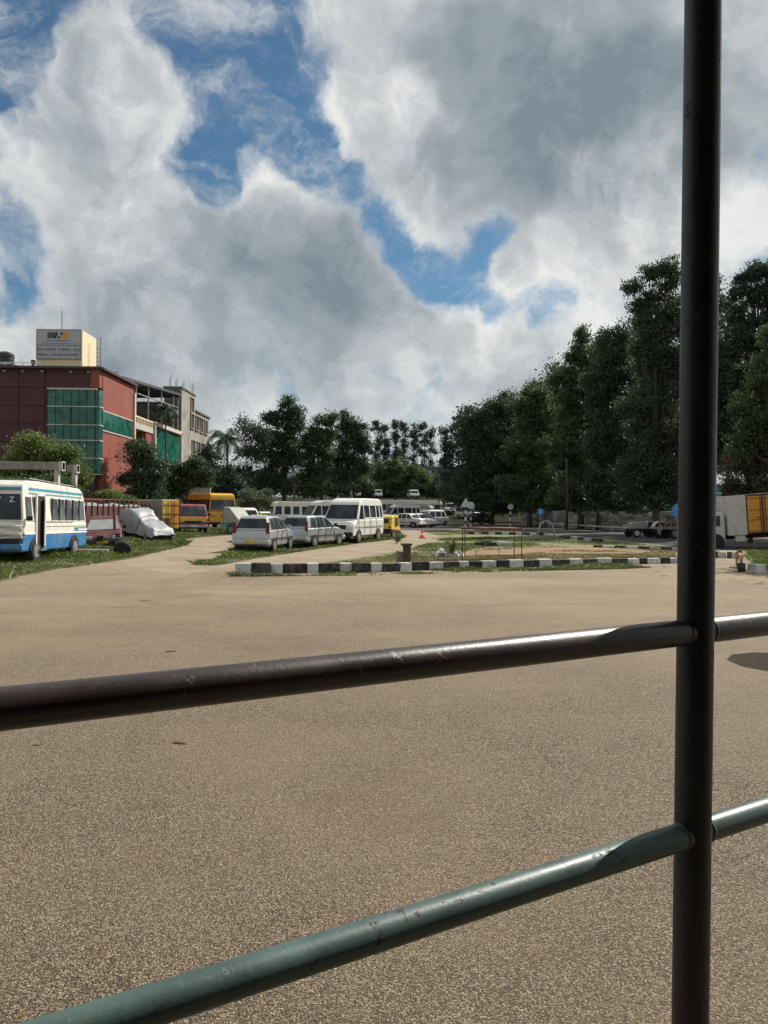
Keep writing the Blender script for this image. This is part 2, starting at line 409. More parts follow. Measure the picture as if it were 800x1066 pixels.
def poly_sample(poly, n):
    p = np.array([(a[0], a[1]) for a in poly]); lo = p.min(0); hi = p.max(0); out = []
    tot = 0
    while tot < n:
        q = RNG.uniform(lo, hi, (n*2, 2)); inside = np.zeros(len(q), bool)
        j = len(p)-1
        for i in range(len(p)):
            c = ((p[i, 1] > q[:, 1]) != (p[j, 1] > q[:, 1])) & (q[:, 0] < (p[j, 0]-p[i, 0])*(q[:, 1]-p[i, 1])/(p[j, 1]-p[i, 1]+1e-12)+p[i, 0])
            inside ^= c; j = i
        out.append(q[inside]); tot += inside.sum()
    return np.concatenate(out)[:n]
def value_noise(q, s, seed):
    r = np.random.default_rng(seed); t = r.uniform(0, 1, (64, 64)); a = q*s; i = np.floor(a).astype(int); f = a-i; f = f*f*(3-2*f)
    g = lambda x, y: t[x % 64, y % 64]
    return (g(i[:, 0], i[:, 1])*(1-f[:, 0])+g(i[:, 0]+1, i[:, 1])*f[:, 0])*(1-f[:, 1]) + (g(i[:, 0], i[:, 1]+1)*(1-f[:, 0])+g(i[:, 0]+1, i[:, 1]+1)*f[:, 0])*f[:, 1]
def grass(name, label, poly, n, h=.18, w=.035, mt=6, patch=.35, thr=.35, seed=3, z=0, flat=.9):
    q = poly_sample(poly, n); v = value_noise(q, patch, seed)*.7 + value_noise(q, patch*3.7, seed+1)*.3
    keep = v + RNG.uniform(-.12, .12, len(q)) > thr; q = q[keep]; v = v[keep]; n = len(q)
    hh = h*(.35+1.1*(v-thr)/(1-thr))*RNG.uniform(.5, 1.5, n)
    an = RNG.uniform(0, 2*np.pi, n); lean = RNG.normal(size=(n, 2))*hh[:, None]*flat
    b = np.column_stack([q, np.full(n, z)]); d = np.column_stack([np.cos(an), np.sin(an), np.zeros(n)])*w*RNG.uniform(.6, 1.6, n)[:, None]
    tip = b + np.column_stack([lean, hh]); mid = b + np.column_stack([lean*.4, hh*.6])
    vs = np.empty((n, 4, 3)); vs[:, 0] = b-d*.5; vs[:, 1] = b+d*.5; vs[:, 2] = mid+d*.6; vs[:, 3] = tip
    o = arr_mesh(name, vs.reshape(-1, 3), 4, LG[mt]); tag(o, label, 'grass', kind='stuff'); return o
def sheet(name, pts, z, mt, label=None):
    rj = random.Random(len(pts)+len(name)); q = []
    for i in range(len(pts)):
        a, b = Vector((pts[i][0], pts[i][1])), Vector((pts[(i+1) % len(pts)][0], pts[(i+1) % len(pts)][1])); n_ = max(1, min(40, int((b-a).length/.7)))
        for k in range(n_):
            c = a.lerp(b, k/n_); j_ = .13 if 8 < c.y < 60 else 0
            q.append((c.x+rj.uniform(-j_, j_), c.y+rj.uniform(-j_, j_)*1.3))
    mb = MB(); vs = [(p[0], p[1], z) for p in q]; mb.add(vs, [tuple(range(len(vs)))])
    o = mb.build(name, mt)
    if o.data.polygons[0].normal.z < 0: o.data.flip_normals()
    o['kind'] = 'structure'
    if label: o['label'] = label
    return o

# ================================================================== GROUND
def ground():
    xs = sorted(set([-3000, -1500, -700, -350] + list(range(-200, 201, 8)) + [350, 700, 1500, 3000]))
    ys = sorted(set([-400, -100, -30, 0, 30, 60, 90] + list(range(98, 180, 5)) + [200, 260, 400, 800, 1600, 3500]))
    v = [(x, y, height(x, y)) for y in ys for x in xs]; w = len(xs)
    f = [(j*w+i, j*w+i+1, (j+1)*w+i+1, (j+1)*w+i) for j in range(len(ys)-1) for i in range(w-1)]
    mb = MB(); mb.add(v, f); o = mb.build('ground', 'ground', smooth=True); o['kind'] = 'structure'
    return o
ground()
g = lambda *pp: [G(a, b) for a, b in pp]
left_verge = g((-260, 640), (-120, 618), (0, 604.5), (49, 594.5), (91, 588.5), (130, 582), (165, 575), (197, 567), (192, 561), (246, 556.5), (250, 553), (215, 551), (150, 550), (60, 552), (-80, 556), (-300, 566))
sheet('left_verge', left_verge, .004, 'soil')
strip = g((200, 588), (232, 579.5), (246, 571), (300, 560), (345, 555.5), (400, 553.5), (417, 556.5), (422, 560), (372, 566), (325, 572.5), (280, 579.5), (245, 585.5), (225, 589))
sheet('parking_strip', strip, .004, 'soil')
island = g((330, 590.8), (390, 588.8), (470, 586.5), (560, 584.2), (640, 582), (706, 580.5), (712, 571), (659, 564.5), (623, 560.5), (569, 555.5), (520, 552.5), (480, 551.5), (440, 553), (455, 557), (461, 561), (427, 571.5), (380, 579), (352, 584))
sheet('island_turf', island, .004, 'drygrass')
sheet('bare_soil_patch', g((478, 580.5), (560, 579.8), (640, 578.5), (704, 577.8), (704, 571.5), (640, 568.5), (580, 568.5), (500, 571), (482, 575)), .008, 'redsoil')
sheet('path', g((188, 600), (245, 590.5), (280, 589.5), (345, 591), (352, 585), (380, 579.5), (427, 572), (462, 561.5), (456, 556.5), (440, 552), (400, 552), (424, 558), (424, 561), (373, 566.5), (325, 573), (280, 580), (245, 586), (222, 590), (198, 589), (232, 579), (250, 557.5), (246, 557), (194, 562), (199, 567.5), (165, 576), (120, 586)), .002, 'path')
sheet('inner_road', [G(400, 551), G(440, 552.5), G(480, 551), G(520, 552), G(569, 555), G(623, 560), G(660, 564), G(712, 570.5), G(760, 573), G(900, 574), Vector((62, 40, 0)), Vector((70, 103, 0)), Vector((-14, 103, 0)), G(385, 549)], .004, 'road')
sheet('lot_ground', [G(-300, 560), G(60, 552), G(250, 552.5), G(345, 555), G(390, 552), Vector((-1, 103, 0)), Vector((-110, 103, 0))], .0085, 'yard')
sheet('right_turf', g((789, 595), (783, 586), (775, 578), (780, 573), (960, 575), (1000, 600), (860, 597)), .006, 'drygrass')

grass('grass', 'weeds and grass along the left verge below the wrecked vehicles', left_verge, 110000, .16, .026, 6, .30, .27, 5)
grass('grass', 'green grass under the parked silver cars and white van', strip, 50000, .12, .026, 6, .5, .30, 9)
grass('grass', 'patchy green turf inside the kerbed island', [p for p in g((440, 553.5), (480, 552.5), (569, 556.5), (623, 561), (660, 565.5), (700, 570), (640, 568.3), (580, 568.3), (500, 570.5), (478, 576), (430, 582), (400, 580), (427, 571.5), (461, 561), (455, 557))], 52000, .08, .03, 6, .30, .46, 21)
grass('grass', 'sparse tufts on the bare orange soil of the island', g((478, 580.5), (640, 578.5), (704, 577.8), (704, 571.5), (640, 568.5), (580, 568.5), (500, 571)), 20000, .07, .03, 7, .6, .52, 61)
grass('grass', 'dry yellow grass behind the near painted kerb', g((335, 590), (390, 588.2), (470, 586), (560, 583.8), (640, 581.6), (704, 580), (700, 577.8), (480, 579), (400, 578), (360, 584)), 30000, .07, .025, 7, .5, .34, 31)
grass('grass', 'thin weeds growing along the foot of the near kerb', g((238, 600.5), (390, 599.3), (470, 597), (560, 594.3), (650, 592.5), (700, 590), (640, 588.8), (470, 593), (390, 596), (245, 597.5)), 16000, .085, .022, 6, .9, .42, 41)
grass('grass', 'green grass on the right island by the dog', g((789, 594), (784, 587), (778, 580), (782, 575), (960, 577), (960, 598), (860, 596)), 30000, .13, .03, 6, .8, .25, 51)

# ---- kerbs
def kerb_run(name, pts, h, first_white, dep=.22, hend=None, label=None):
    mb = MB(); rnd = random.Random(len(pts)); n = len(pts)-1
    for i in range(n):
        a, b = Vector((pts[i].x, pts[i].y, 0)), Vector((pts[i+1].x, pts[i+1].y, 0))
        d = (b-a); L = d.length; d.normalize(); nrm = Vector((-d.y, d.x, 0))
        if nrm.y < 0: nrm = -nrm
        hh = (h + ((hend or h)-h)*i/max(1, n-1))*rnd.uniform(.90, 1.06)
        a = a + d*.006; b = b - d*.006; off = nrm*rnd.uniform(-.03, .03)
        vs = []
        for z in (-.05, hh):
            bt = .012 if z > 0 else 0
            for q in (a+off+nrm*bt, b+off+nrm*bt, b+off+nrm*dep, a+off+nrm*dep): vs.append((q.x, q.y, z + (rnd.uniform(-.008, .008) if z > 0 else 0)))
        mb.use('kerb_white' if (i % 2 == 0) == first_white else 'kerb_black')
        mb.add(vs, [(3, 2, 1, 0), (4, 5, 6, 7), (0, 1, 5, 4), (1, 2, 6, 5), (2, 3, 7, 6), (3, 0, 4, 7)])
    o = mb.build(name, bevel=.02); o['kind'] = 'structure'
    if label: o['label'] = label
    return o
kx = [245, 262, 282, 295, 320, 332, 354, 367, 387, 399, 417, 429, 448, 462, 479, 489, 503, 518, 531, 546, 562.5, 576, 594, 608, 623, 638, 654, 666, 675, 688.5, 698.6, 706, 716, 726]
def kbase(x): return float(np.interp(x, [245, 390, 470, 560, 640, 705, 726], [597.3, 596, 592.8, 590.3, 588, 586.6, 586.3]))
kerb_run('kerb', [G(x, kbase(x)) for x in kx], .28, True, hend=.20, label='near black and white painted kerb in front of the island')
fx = [(618, 570.0), (628, 570.2), (640, 570.6), (652, 570.9), (664, 571.3), (676, 571.7), (688, 572.2), (700, 572.6), (712, 573), (724, 573.4)]
kerb_run('kerb', [G(*p) for p in fx], .12, False, label='thin painted kerb beyond the bare soil')
fx = [(487 + i*7.2, 556.2 + i*.10) for i in range(13)]
kerb_run('kerb', [G(*p) for p in fx], .18, False, dep=.3, label='far painted kerb at the inner road')
fx = [(580, 558.5), (587, 559.8), (594, 561), (601, 562), (608, 562.8), (616, 563.5), (624, 564.2)]
kerb_run('kerb', [G(*p) for p in fx], .18, True, dep=.3, label='broken kerb by the inner road')
kerb_run('kerb', [G(738, 580.5), G(748, 581), G(757, 581), G(762.5, 581.2), G(769, 581.5)], .26, False, label='painted kerb beyond the dark post')
kerb_run('kerb', [G(775.2, 595.2), G(777.2, 595.6), G(790, 597.5)], .30, False, dep=.22, label='end of the painted kerb by the dog')
# broken kerb pieces on the island
def stone_piece(label, px, py, s, mt='stone', group=None, cat='stone', name='stone'):
    mb = MB(); c = G(px, py); rnd = random.Random(int(px*13+py))
    n = 9; prof = []
    vs = []; fs = []
    for j, (rr, z) in enumerate(((.8, -.1), (1, .25), (.75, .75), (.25, 1))):
        for k in range(n):
            t = 2*math.pi*k/n; q = rr*s*.5*rnd.uniform(.75, 1.2); vs.append((math.cos(t)*q*rnd.uniform(.9, 1.3), math.sin(t)*q, z*s*.7*rnd.uniform(.85, 1.1)))
    for j in range(3):
        for k in range(n): fs.append((j*n+k, j*n+(k+1) % n, (j+1)*n+(k+1) % n, (j+1)*n+k))
    fs += [tuple(range(n-1, -1, -1)), tuple(3*n+k for k in range(n))]
    mb.add(vs, fs); o = mb.build(name, mt); o.location = (c.x, c.y, .0); o.rotation_euler = (0, 0, rnd.uniform(0, 6)); tag(o, label, cat, group); return o
spots = [(456, 579.5, .30), (461, 580.5, .36), (466, 579, .28), (459, 577, .34), (464, 576, .40), (470, 577.5, .34), (474, 580, .33), (478, 578.5, .30), (452, 580.3, .20), (481, 580.6, .22), (468, 581.5, .26), (473, 576, .26)]
for i, (a, b, s) in enumerate(spots):
    stone_piece('rough grey stone of the rubble heap by the young plant on the island', a, b, s, 'stone' if i % 3 else 'kerb_white', 'stones of the rubble heap')
chunks = [(500, 568.5), (506, 567.2), (512, 568.8), (519, 567.5), (525, 568.3)]
for a, b in chunks:
    c = G(a, b); mb = MB(); mb.use('kerb_white' if int(a) % 2 else 'kerb_black').box((0, 0, .09), (.5, .22, .22)); mb.use('stone').box((.3, 0, .06), (.12, .21, .14), ry=.3)
    o = mb.build('kerb_block', bevel=.02); o.location = (c.x, c.y, .01); o.rotation_euler = (0, 0, a % 3 * .2)
    tag(o, 'loose broken kerb block lying in a row on the island turf behind the soil', 'kerb block', 'loose kerb blocks on the turf')
# leaf litter on the apron
def litter(px, py, s, rot, label):
    c = G(px, py); mb = MB()
    vs = [(-1, 0, .01), (-.4, -.32, .02), (.3, -.28, .01), (1, 0, .03), (.3, .3, .02), (-.4, .26, .05), (0, 0, .12)]
    mb.add([(a*s, b*s, z*s+.006) for a, b, z in vs], [(0, 1, 6), (1, 2, 6), (2, 3, 6), (3, 4, 6), (4, 5, 6), (5, 0, 6)])
    o = mb.build('dry_leaf', 'brick'); o.location = (c.x, c.y, 0); o.rotation_euler = (0, 0, rot); tag(o, label, 'leaf')
litter(187, 774, .07, -.3, 'curled dark dry leaf lying on the asphalt below the brown rail')
litter(178, 678.5, .09, .3, 'small dry leaf lying beyond the brown rail on the left')
litter(38, 776, .04, .1, 'tiny dry leaf near the left edge under the brown rail')
litter(150, 625.5, .10, .4, 'dry leaf far across the apron towards the left road')

# ================================================================== RAILING
rd = Vector((.857, .515, 0)).normalized()
pb = Vector((X(725.8, 1.19), 1.19, 0)); pbt = pb
rail = empty('pipe_railing', (pb.x, pb.y, 0)); tag(rail, 'steel pipe railing with a thick dark post and two rails right in front', 'railing')
def pipe(name, p, q, r, mt, n=64, wob=.0):
    mb = MB(); L = (q-p).length; k = 24; pts = []
    for i in range(k+1):
        t = i/k; c = p.lerp(q, t); pts.append(c + Vector((0, 0, math.sin(t*9+r*50)*wob)))
    mb.tube(pts, r, n); o = mb.build(name, mt, rail, smooth=True)
    for pol in o.data.polygons:
        if len(pol.vertices) > 4: pol.use_smooth = False
    return o
mb = MB()
pipe('post', Vector((0, 0, -.1)), Vector((0, 0, 3.3)), .0274, 'pipe_post')
zu, zl = EYE-.184, EYE-.497
lead = 1.9
for z, m_ in ((zu, 'pipe_brown'), (zl, 'pipe_teal')):
    r_ = pipe('rail', Vector((0, 0, z)) - rd*lead, Vector((0, 0, z)) + rd*2.6, .0198 if m_ == 'pipe_brown' else .0196, m_)
    r_['label'] = 'upper dark brown rail' if m_ == 'pipe_brown' else 'lower rail with chipped teal paint'
    # weld bead where the rail meets the post
    for s in (-1, 1):
        mb = MB(); c0 = Vector((0, 0, z)) + rd*s*.0265; c1 = Vector((0, 0, z)) + rd*s*.0335
        mb.tube([c0, c0.lerp(c1, .4), c1], [.0206, .0204, .0196], 32); mb.build('weld_bead', m_, rail, smooth=True)
for s, dd in ((-1, 1.85), (1, 2.55)):
    q = rd*s*dd; p_ = pipe('post', Vector((q.x, q.y, -.1)), Vector((q.x, q.y, 3.3)), .0274, 'pipe_post')

# ================================================================== SHELTER added out of view behind the camera to darken the railing
M['shelter'] = mat('dark_shade_wall', (.045, .042, .040), .8, var=.3)
M['shelter_roof'] = mat('dark_shade_roof', (.05, .048, .046), .8, var=.3)
sh = empty('shade_shelter', (0, -2, 0)); tag(sh, 'unseen dark shelter added behind the camera to keep light off the railing', 'shelter')
mb = MB(); mb.box((0, -1.2, 1.75), (9, .25, 3.5)); mb.build('back_wall', 'shelter', sh)
for sx_ in (-1, 1):
    mb = MB(); mb.box((sx_*4.4, .4, 1.75), (.25, 3.0, 3.5)); mb.build('end_wall', 'shelter', sh)
mb = MB(); mb.box((0, .85, 3.46), (9.6, 4.4, .12)); mb.build('roof', 'shelter_roof', sh)

# ================================================================== VEHICLES
def wheel(parent, x, y, r, w=.2, rimc='hub', name='wheel'):
    mb = MB(); s = 1 if y > 0 else -1
    mb.lathe([(r*.62, -w/2), (r*.92, -w/2), (r, -w*.3), (r, w*.3), (r*.92, w/2), (r*.62, w/2)], 22, (x, y, r), 'Y')
    o = mb.build(name, 'black', parent, smooth=False)
    k_ = s*w*.135
    k_ = w*.5
    mb = MB(); pr = [(r*.60, k_-.02), (r*.60, k_+.004), (r*.52, k_+.012), (r*.44, k_+.004), (r*.2, k_+.006), (r*.17, k_+.014), (r*.04, k_+.016)]
    mb.lathe(pr if s > 0 else [(a, -b) for a, b in pr], 18, (x, y, r), 'Y')
    for q in range(7):
        a = 2*math.pi*q/7; mb.use(rimc) if False else None
    mb.build('rim', rimc, o); return o
def lerp_line(l, z):
    (x0, z0), (x1, z1) = l; return x0 + (x1-x0)*(z-z0)/(z1-z0)
def vehicle(name, label, cat, loc, head, S, group=None, tilt=(0, 0), swap=None):
    """head: unit vector (x, y) of the driving direction. S: spec."""
    L, W, H = S['L'], S['W'], S['H']; belt = S['belt']; inset = S.get('inset', .12)
    root = empty(name, loc, math.atan2(head[1], head[0])); root.rotation_mode = 'XYZ'
    root.rotation_euler = (tilt[0], tilt[1], math.atan2(head[1], head[0])); tag(root, label, cat, group)
    body = S['body']; low = [(x*L, z) for x, z in S['lower']]; gr = [(x*L, z) for x, z in S['green']]
    hw_lo = lambda z: W/2 - (.05 if z < .45*belt+.1 else 0)
    hwg = lambda z: W/2 - .018 - max(0, (z-belt))/(H-belt)*inset
    mb = MB()
    if S.get('skirt'):       # two tone: coloured lower band
        sk = S['skirt']
        mb.use(sk[1]).tprism([(x, min(z, sk[0])) for x, z in low if True], hw_lo)
        mb.use(body).tprism([(x, max(z, sk[0]+.002)) for x, z in low], lambda z: W/2-.003)
    else: mb.use(body).tprism(low, hw_lo)
    mb.use(S.get('roof', body)).tprism(gr, hwg)
    b = mb.build('body', parent=root, bevel=S.get('bev', .045), seg=3)
    mb = MB(); mb.box((0, 0, S['clr']+.02), (L*.86, W*.86, .16)); mb.build('underbody', 'dark', root)
    # wheels and arches
    r = S['r']
    for fx in S['wx']:
        for s in (-1, 1):
            w = wheel(root, fx*L, s*(W/2-.11), r, .19 if W < 2 else .24)
            n = 18; R2 = r*1.2
            vs = [(fx*L, s*(W/2+.006), r*1.02)] + [(fx*L+R2*math.cos(math.pi*k/n), s*(W/2+.006), r*.98+R2*math.sin(math.pi*k/n)) for k in range(n+1)]
            vs2 = [(a, c*.9, e) for a, c, e in vs]
            nn = len(vs); arch = MB(); arch.add(vs+vs2, [tuple(range(nn)), tuple(range(2*nn-1, nn-1, -1))] + [(k, (k+1) % nn, nn+(k+1) % nn, nn+k) for k in range(nn)]); arch.build('wheel_arch', 'dark', root)
            w.location.y = s*.026
    # side windows
    wm = S.get('wmat', 'glass')
    for poly in S['swin']:
        for s in (-1, 1):
            mb = MB(); pts = [(x*L, z) for x, z in poly]; n = len(pts)
            o_ = [(x, s*(hwg(z)+.008), z) for x, z in pts]; i_ = [(x, s*(hwg(z)-.05), z) for x, z in pts]
            mb.add(o_+i_, [tuple(range(n)), tuple(range(2*n-1, n-1, -1))] + [(k, (k+1) % n, n+(k+1) % n, n+k) for k in range(n)])
            mb.build('side_window', wm, root)
    # windscreens front and rear
    def screen(nm, line, sgn, zlo, zhi, m_, inset_=.07, parts=1):
        ln = [(line[0][0]*L, line[0][1]), (line[1][0]*L, line[1][1])]
        for k in range(parts):
            mb = MB(); vs = []
            for z in (zlo, zhi):
                x = lerp_line(ln, z); h = hwg(z)-inset_
                a = -h + 2*h*k/parts + (.02 if k else 0); b_ = -h + 2*h*(k+1)/parts - (.02 if k < parts-1 else 0)
                vs += [(x+sgn*.008, a, z), (x+sgn*.008, b_, z), (x-sgn*.05, a, z), (x-sgn*.05, b_, z)]
            mb.add(vs, [(0, 1, 5, 4), (3, 2, 6, 7), (0, 4, 6, 2), (1, 3, 7, 5), (0, 2, 3, 1), (4, 5, 7, 6)])
            mb.build(nm, m_, root)
    if 'wind' in S: screen('windscreen', S['wind'][:2], 1, S['wind'][2], S['wind'][3], S.get('wsmat', 'glass'))
    if 'rear' in S: screen('rear_window', S['rear'][:2], -1, S['rear'][2], S['rear'][3], 'glass')
    # lights, bumpers, plates, handles, mirrors
    fz = S.get('fz', .62); rz = S.get('rz', .8); xf, xr = max(x for x, z in low), min(x for x, z in low)
    for s in (-1, 1):
        mb = MB(); mb.box((xf-.02, s*(W/2-.24), fz), (.09, .28, .15)); mb.build('headlight', 'lamp', root, bevel=.02)
        mb = MB(); th = S.get('tail', .4); mb.box((xr+.03, s*(W/2-.10), rz), (.07, .14, th)); mb.build('tail_light', 'red_lamp', root, bevel=.015)
        mb = MB(); x_ = S.get('mirx', .2)*L; mb.box((x_, s*(W/2+.10), belt+.12), (.07, .16, .14)); mb.tube([(x_, s*(W/2-.03), belt+.08), (x_, s*(W/2+.06), belt+.10)], .015, 6)
        mb.build('wing_mirror', S.get('mirror', 'black'), root, bevel=.015)
    for x_, s in ((xf+.01, 1), (xr-.01, -1)):
        mb = MB(); mb.box((x_, 0, S.get('bz', .42)), (.16, W*.97, .2)); mb.build('bumper', S.get('bump', body), root, bevel=.05, seg=3)
        mb = MB(); mb.box((x_+s*.085, 0, S.get('pz', .46)), (.015, .48, .11)); mb.build('number_plate', S.get('plate', 'plate_y'), root)
    for hx, hz in S.get('handles', []):
        for s in (-1, 1):
            mb = MB(); mb.box((hx*L, s*(W/2+.012), hz), (.14, .03, .03)); mb.build('door_handle', 'black', root)
    sm = MB(); any_ = False
    for x_, za, zb in S.get('seams', []):
        any_ = True
        for s in (-1, 1): sm.box((x_*L, s*(W/2-.004), (za+zb)/2), (.009, .02, zb-za))
    if any_: sm.build('door_seam', 'dark', root)
    if S.get('mould'):
        mb = MB()
        for s in (-1, 1): mb.box((0, s*(W/2+.003), S['mould']), (L*.88, .02, .05))
        mb.build('side_moulding', S.get('mould_mat', 'dark'), root)
    return root
hatch = dict(L=3.65, W=1.6, H=1.48, belt=.90, clr=.28, r=.28, body='silver', inset=.24, wx=(-.32, .33), bev=.075,
    lower=[(-.47, .24), (-.5, .42), (-.503, .68), (-.485, .90), (.22, .94), (.34, .89), (.44, .78), (.49, .64), (.5, .42), (.47, .24)],
    green=[(-.485, .88), (-.41, 1.42), (-.36, 1.47), (-.02, 1.48), (.06, 1.42), (.27, .91)],
    swin=[[(-.41, .94), (-.26, .94), (-.24, 1.36), (-.34, 1.36)], [(-.24, .94), (-.04, .94), (-.045, 1.39), (-.22, 1.39)], [(-.02, .94), (.20, .94), (.055, 1.33), (-.02, 1.39)]],
    wind=((.27, .91), (.06, 1.42), .96, 1.36), rear=((-.485, .88), (-.41, 1.42), .98, 1.36), fz=.66, rz=1.0, tail=.44, mirx=.17,
    handles=[(-.19, .84), (.02, .84)], seams=[(-.23, .35, .88), (-.03, .35, .9), (.2, .4, .9)], mould=.55)
sedan = dict(hatch); sedan.update(L=4.1, body='white', belt=.88, H=1.42, swin=[[(-.26, .92), (-.12, .92), (-.12, 1.33), (-.18, 1.3)], [(-.10, .92), (.02, .92), (.02, 1.35), (-.10, 1.35)], [(.035, .92), (.2, .92), (.09, 1.3), (.035, 1.35)]],
    lower=[(-.5, .26), (-.5, .80), (-.47, .92), (-.34, .93), (.24, .90), (.46, .74), (.5, .6), (.5, .26)],
    green=[(-.34, .90), (-.2, 1.32), (-.15, 1.40), (.02, 1.42), (.09, 1.37), (.27, .88)], wind=((.27, .88), (.09, 1.37), .93, 1.31), rear=((-.34, .90), (-.2, 1.32), .95, 1.28), rz=.76, tail=.16, mirx=.18,
    handles=[(-.08, .8), (.05, .8)])
van = dict(L=5.2, W=1.95, H=2.38, belt=1.22, clr=.40, r=.34, body='white', inset=.14, wx=(-.30, .33), bev=.07,
    lower=[(-.5, .38), (-.5, 1.25), (.36, 1.25), (.47, 1.02), (.5, .85), (.5, .38)],
    green=[(-.5, 1.22), (-.495, 2.1), (-.46, 2.32), (-.40, 2.38), (.10, 2.38), (.20, 2.28), (.25, 2.1), (.37, 1.22)],
    swin=[[(.255, 1.3), (.325, 1.3), (.235, 2.0), (.165, 2.0), (.165, 1.3)], [(-.02, 1.36), (.14, 1.36), (.14, 2.0), (-.02, 2.0)], [(-.23, 1.36), (-.05, 1.36), (-.05, 2.0), (-.23, 2.0)], [(-.35, 1.36), (-.26, 1.36), (-.26, 2.0), (-.35, 2.0)], [(-.46, 1.36), (-.38, 1.36), (-.38, 2.0), (-.45, 2.0)]],
    wind=((.37, 1.22), (.25, 2.1), 1.28, 2.02), rear=((-.5, 1.22), (-.495, 2.1), 1.3, 1.95), fz=.80, rz=1.0, tail=.35, bz=.5, pz=.55, bump='dark', mirx=.33,
    handles=[(.17, 1.12), (-.02, 1.12)], seams=[(.155, .5, 2.1), (.33, .5, 1.2), (-.04, .5, 1.3), (-.24, .5, 1.3)], mould=.86, mould_mat='greybox')
omni = dict(van); omni.update(L=3.4, W=1.48, H=1.8, belt=1.0, clr=.3, r=.27,
    lower=[(-.5, .28), (-.5, 1.02), (.44, 1.02), (.49, .85), (.5, .7), (.5, .28)], green=[(-.5, 1.0), (-.48, 1.6), (-.44, 1.78), (.2, 1.8), (.28, 1.72), (.44, 1.0)],
    swin=[[(.14, 1.06), (.36, 1.06), (.25, 1.6), (.14, 1.6)], [(-.14, 1.06), (.10, 1.06), (.10, 1.6), (-.14, 1.6)], [(-.42, 1.06), (-.18, 1.06), (-.18, 1.6), (-.40, 1.6)]],
    wind=((.44, 1.0), (.28, 1.72), 1.06, 1.62), rear=((-.5, 1.0), (-.48, 1.6), 1.08, 1.55), fz=.7, rz=.85, tail=.22, bz=.4, pz=.45, mirx=.36, handles=[(.12, .92)], seams=[(.12, .35, 1.0), (-.16, .35, 1.0)], mould=.6)
bus = dict(L=5.9, W=2.05, H=2.62, belt=1.28, clr=.45, r=.38, body='cream', roof='cream', inset=.13, wx=(-.27, .34), bev=.07, skirt=(.90, 'blue'), wmat='curtain',
    lower=[(-.5, .36), (-.5, 1.3), (.49, 1.3), (.5, 1.15), (.5, .36)],
    green=[(-.5, 1.28), (-.495, 2.2), (-.47, 2.45), (-.42, 2.55), (.25, 2.62), (.40, 2.60), (.46, 2.45), (.48, 2.2), (.497, 1.28)],
    swin=[[(.40, 1.35), (.465, 1.35), (.455, 2.08), (.38, 2.08), (.38, 1.35)]] + [[(a, 1.36), (a+.105, 1.36), (a+.105, 2.08), (a, 2.08)] for a in (-.47, -.355, -.24, -.125, -.01)],
    wind=((.497, 1.28), (.48, 2.2), 1.36, 2.16), rear=((-.5, 1.28), (-.495, 2.2), 1.4, 2.1), fz=.78, rz=.9, tail=.3, bz=.52, pz=.55, bump='blue', mirx=.47)

def hd(a, b): v = Vector((b[0]-a[0], b[1]-a[1])); return v.normalized()
def near_corner(c, head, spec, end, side):
    """centre of a vehicle from the ground point of one corner; end +1 front / -1 rear, side +1 left / -1 right"""
    h = Vector((head[0], head[1], 0)); l = Vector((-h.y, h.x, 0))
    q = Vector((c[0], c[1], 0)) - h*end*spec['L']/2 - l*side*spec['W']/2
    return (q.x, q.y, 0)

# 1 blue and white minibus -----------------------------------------
bh = Vector((.06, -1)).normalized(); fc = (X(25, 23.6), 23.6)
loc = near_corner(fc, bh, bus, 1, 1)
mbus = vehicle('minibus', 'old cream and blue minibus with a crumpled nose standing on the left verge', 'minibus', (loc[0], loc[1], -.06), bh, bus, tilt=(0, R(-1.0)))
W2 = bus['W']/2; L = bus['L']
def sp(mb, x0, x1, z0, z1, y, t=.03, s=1):
    mb.box(((x0+x1)/2, s*y, (z0+z1)/2), (x1-x0, t, z1-z0))
# stripes on the roof band
mb = MB(); hwr = lambda z: W2-.018-max(0, (z-1.28))/(2.62-1.28)*.13+.007
for za, zb, xa, xb in ((2.29, 2.38, -.46, .40), (2.18, 2.225, -.44, .40)):
    for s in (-1, 1):
        mb.add([(xa*L, s*hwr(za), za), (xb*L, s*hwr(za), za), (xb*L, s*hwr(zb), zb), (xa*L, s*hwr(zb), zb)] + [(xa*L, s*(hwr(za)-.02), za), (xb*L, s*(hwr(za)-.02), za), (xb*L, s*(hwr(zb)-.02), zb), (xa*L, s*(hwr(zb)-.02), zb)],
               [(0, 1, 2, 3), (7, 6, 5, 4), (0, 4, 5, 1), (1, 5, 6, 2), (2, 6, 7, 3), (3, 7, 4, 0)])
# the band continues round the front of the roof
mb.box((.476*L, 0, 2.33), (.05, W2*1.70, .08)); mb.build('roof_stripe', 'teal', mbus)
mb = MB(); sp(mb, -.495*L, .22*L, .90, .96, W2, .02); sp(mb, .335*L, .49*L, .90, .96, W2, .02); mb.build('waist_stripe', 'bwhite', mbus)
mb = MB(); sp(mb, -.497*L, -.27*L, .97, 1.10, W2, .014); mb.build('rear_quarter_stripe', 'blue', mbus)
mb = MB(); sp(mb, -.497*L, -.33*L, 1.0, 1.05, W2+.004, .02); mb.build('quarter_flash', 'bwhite', mbus)
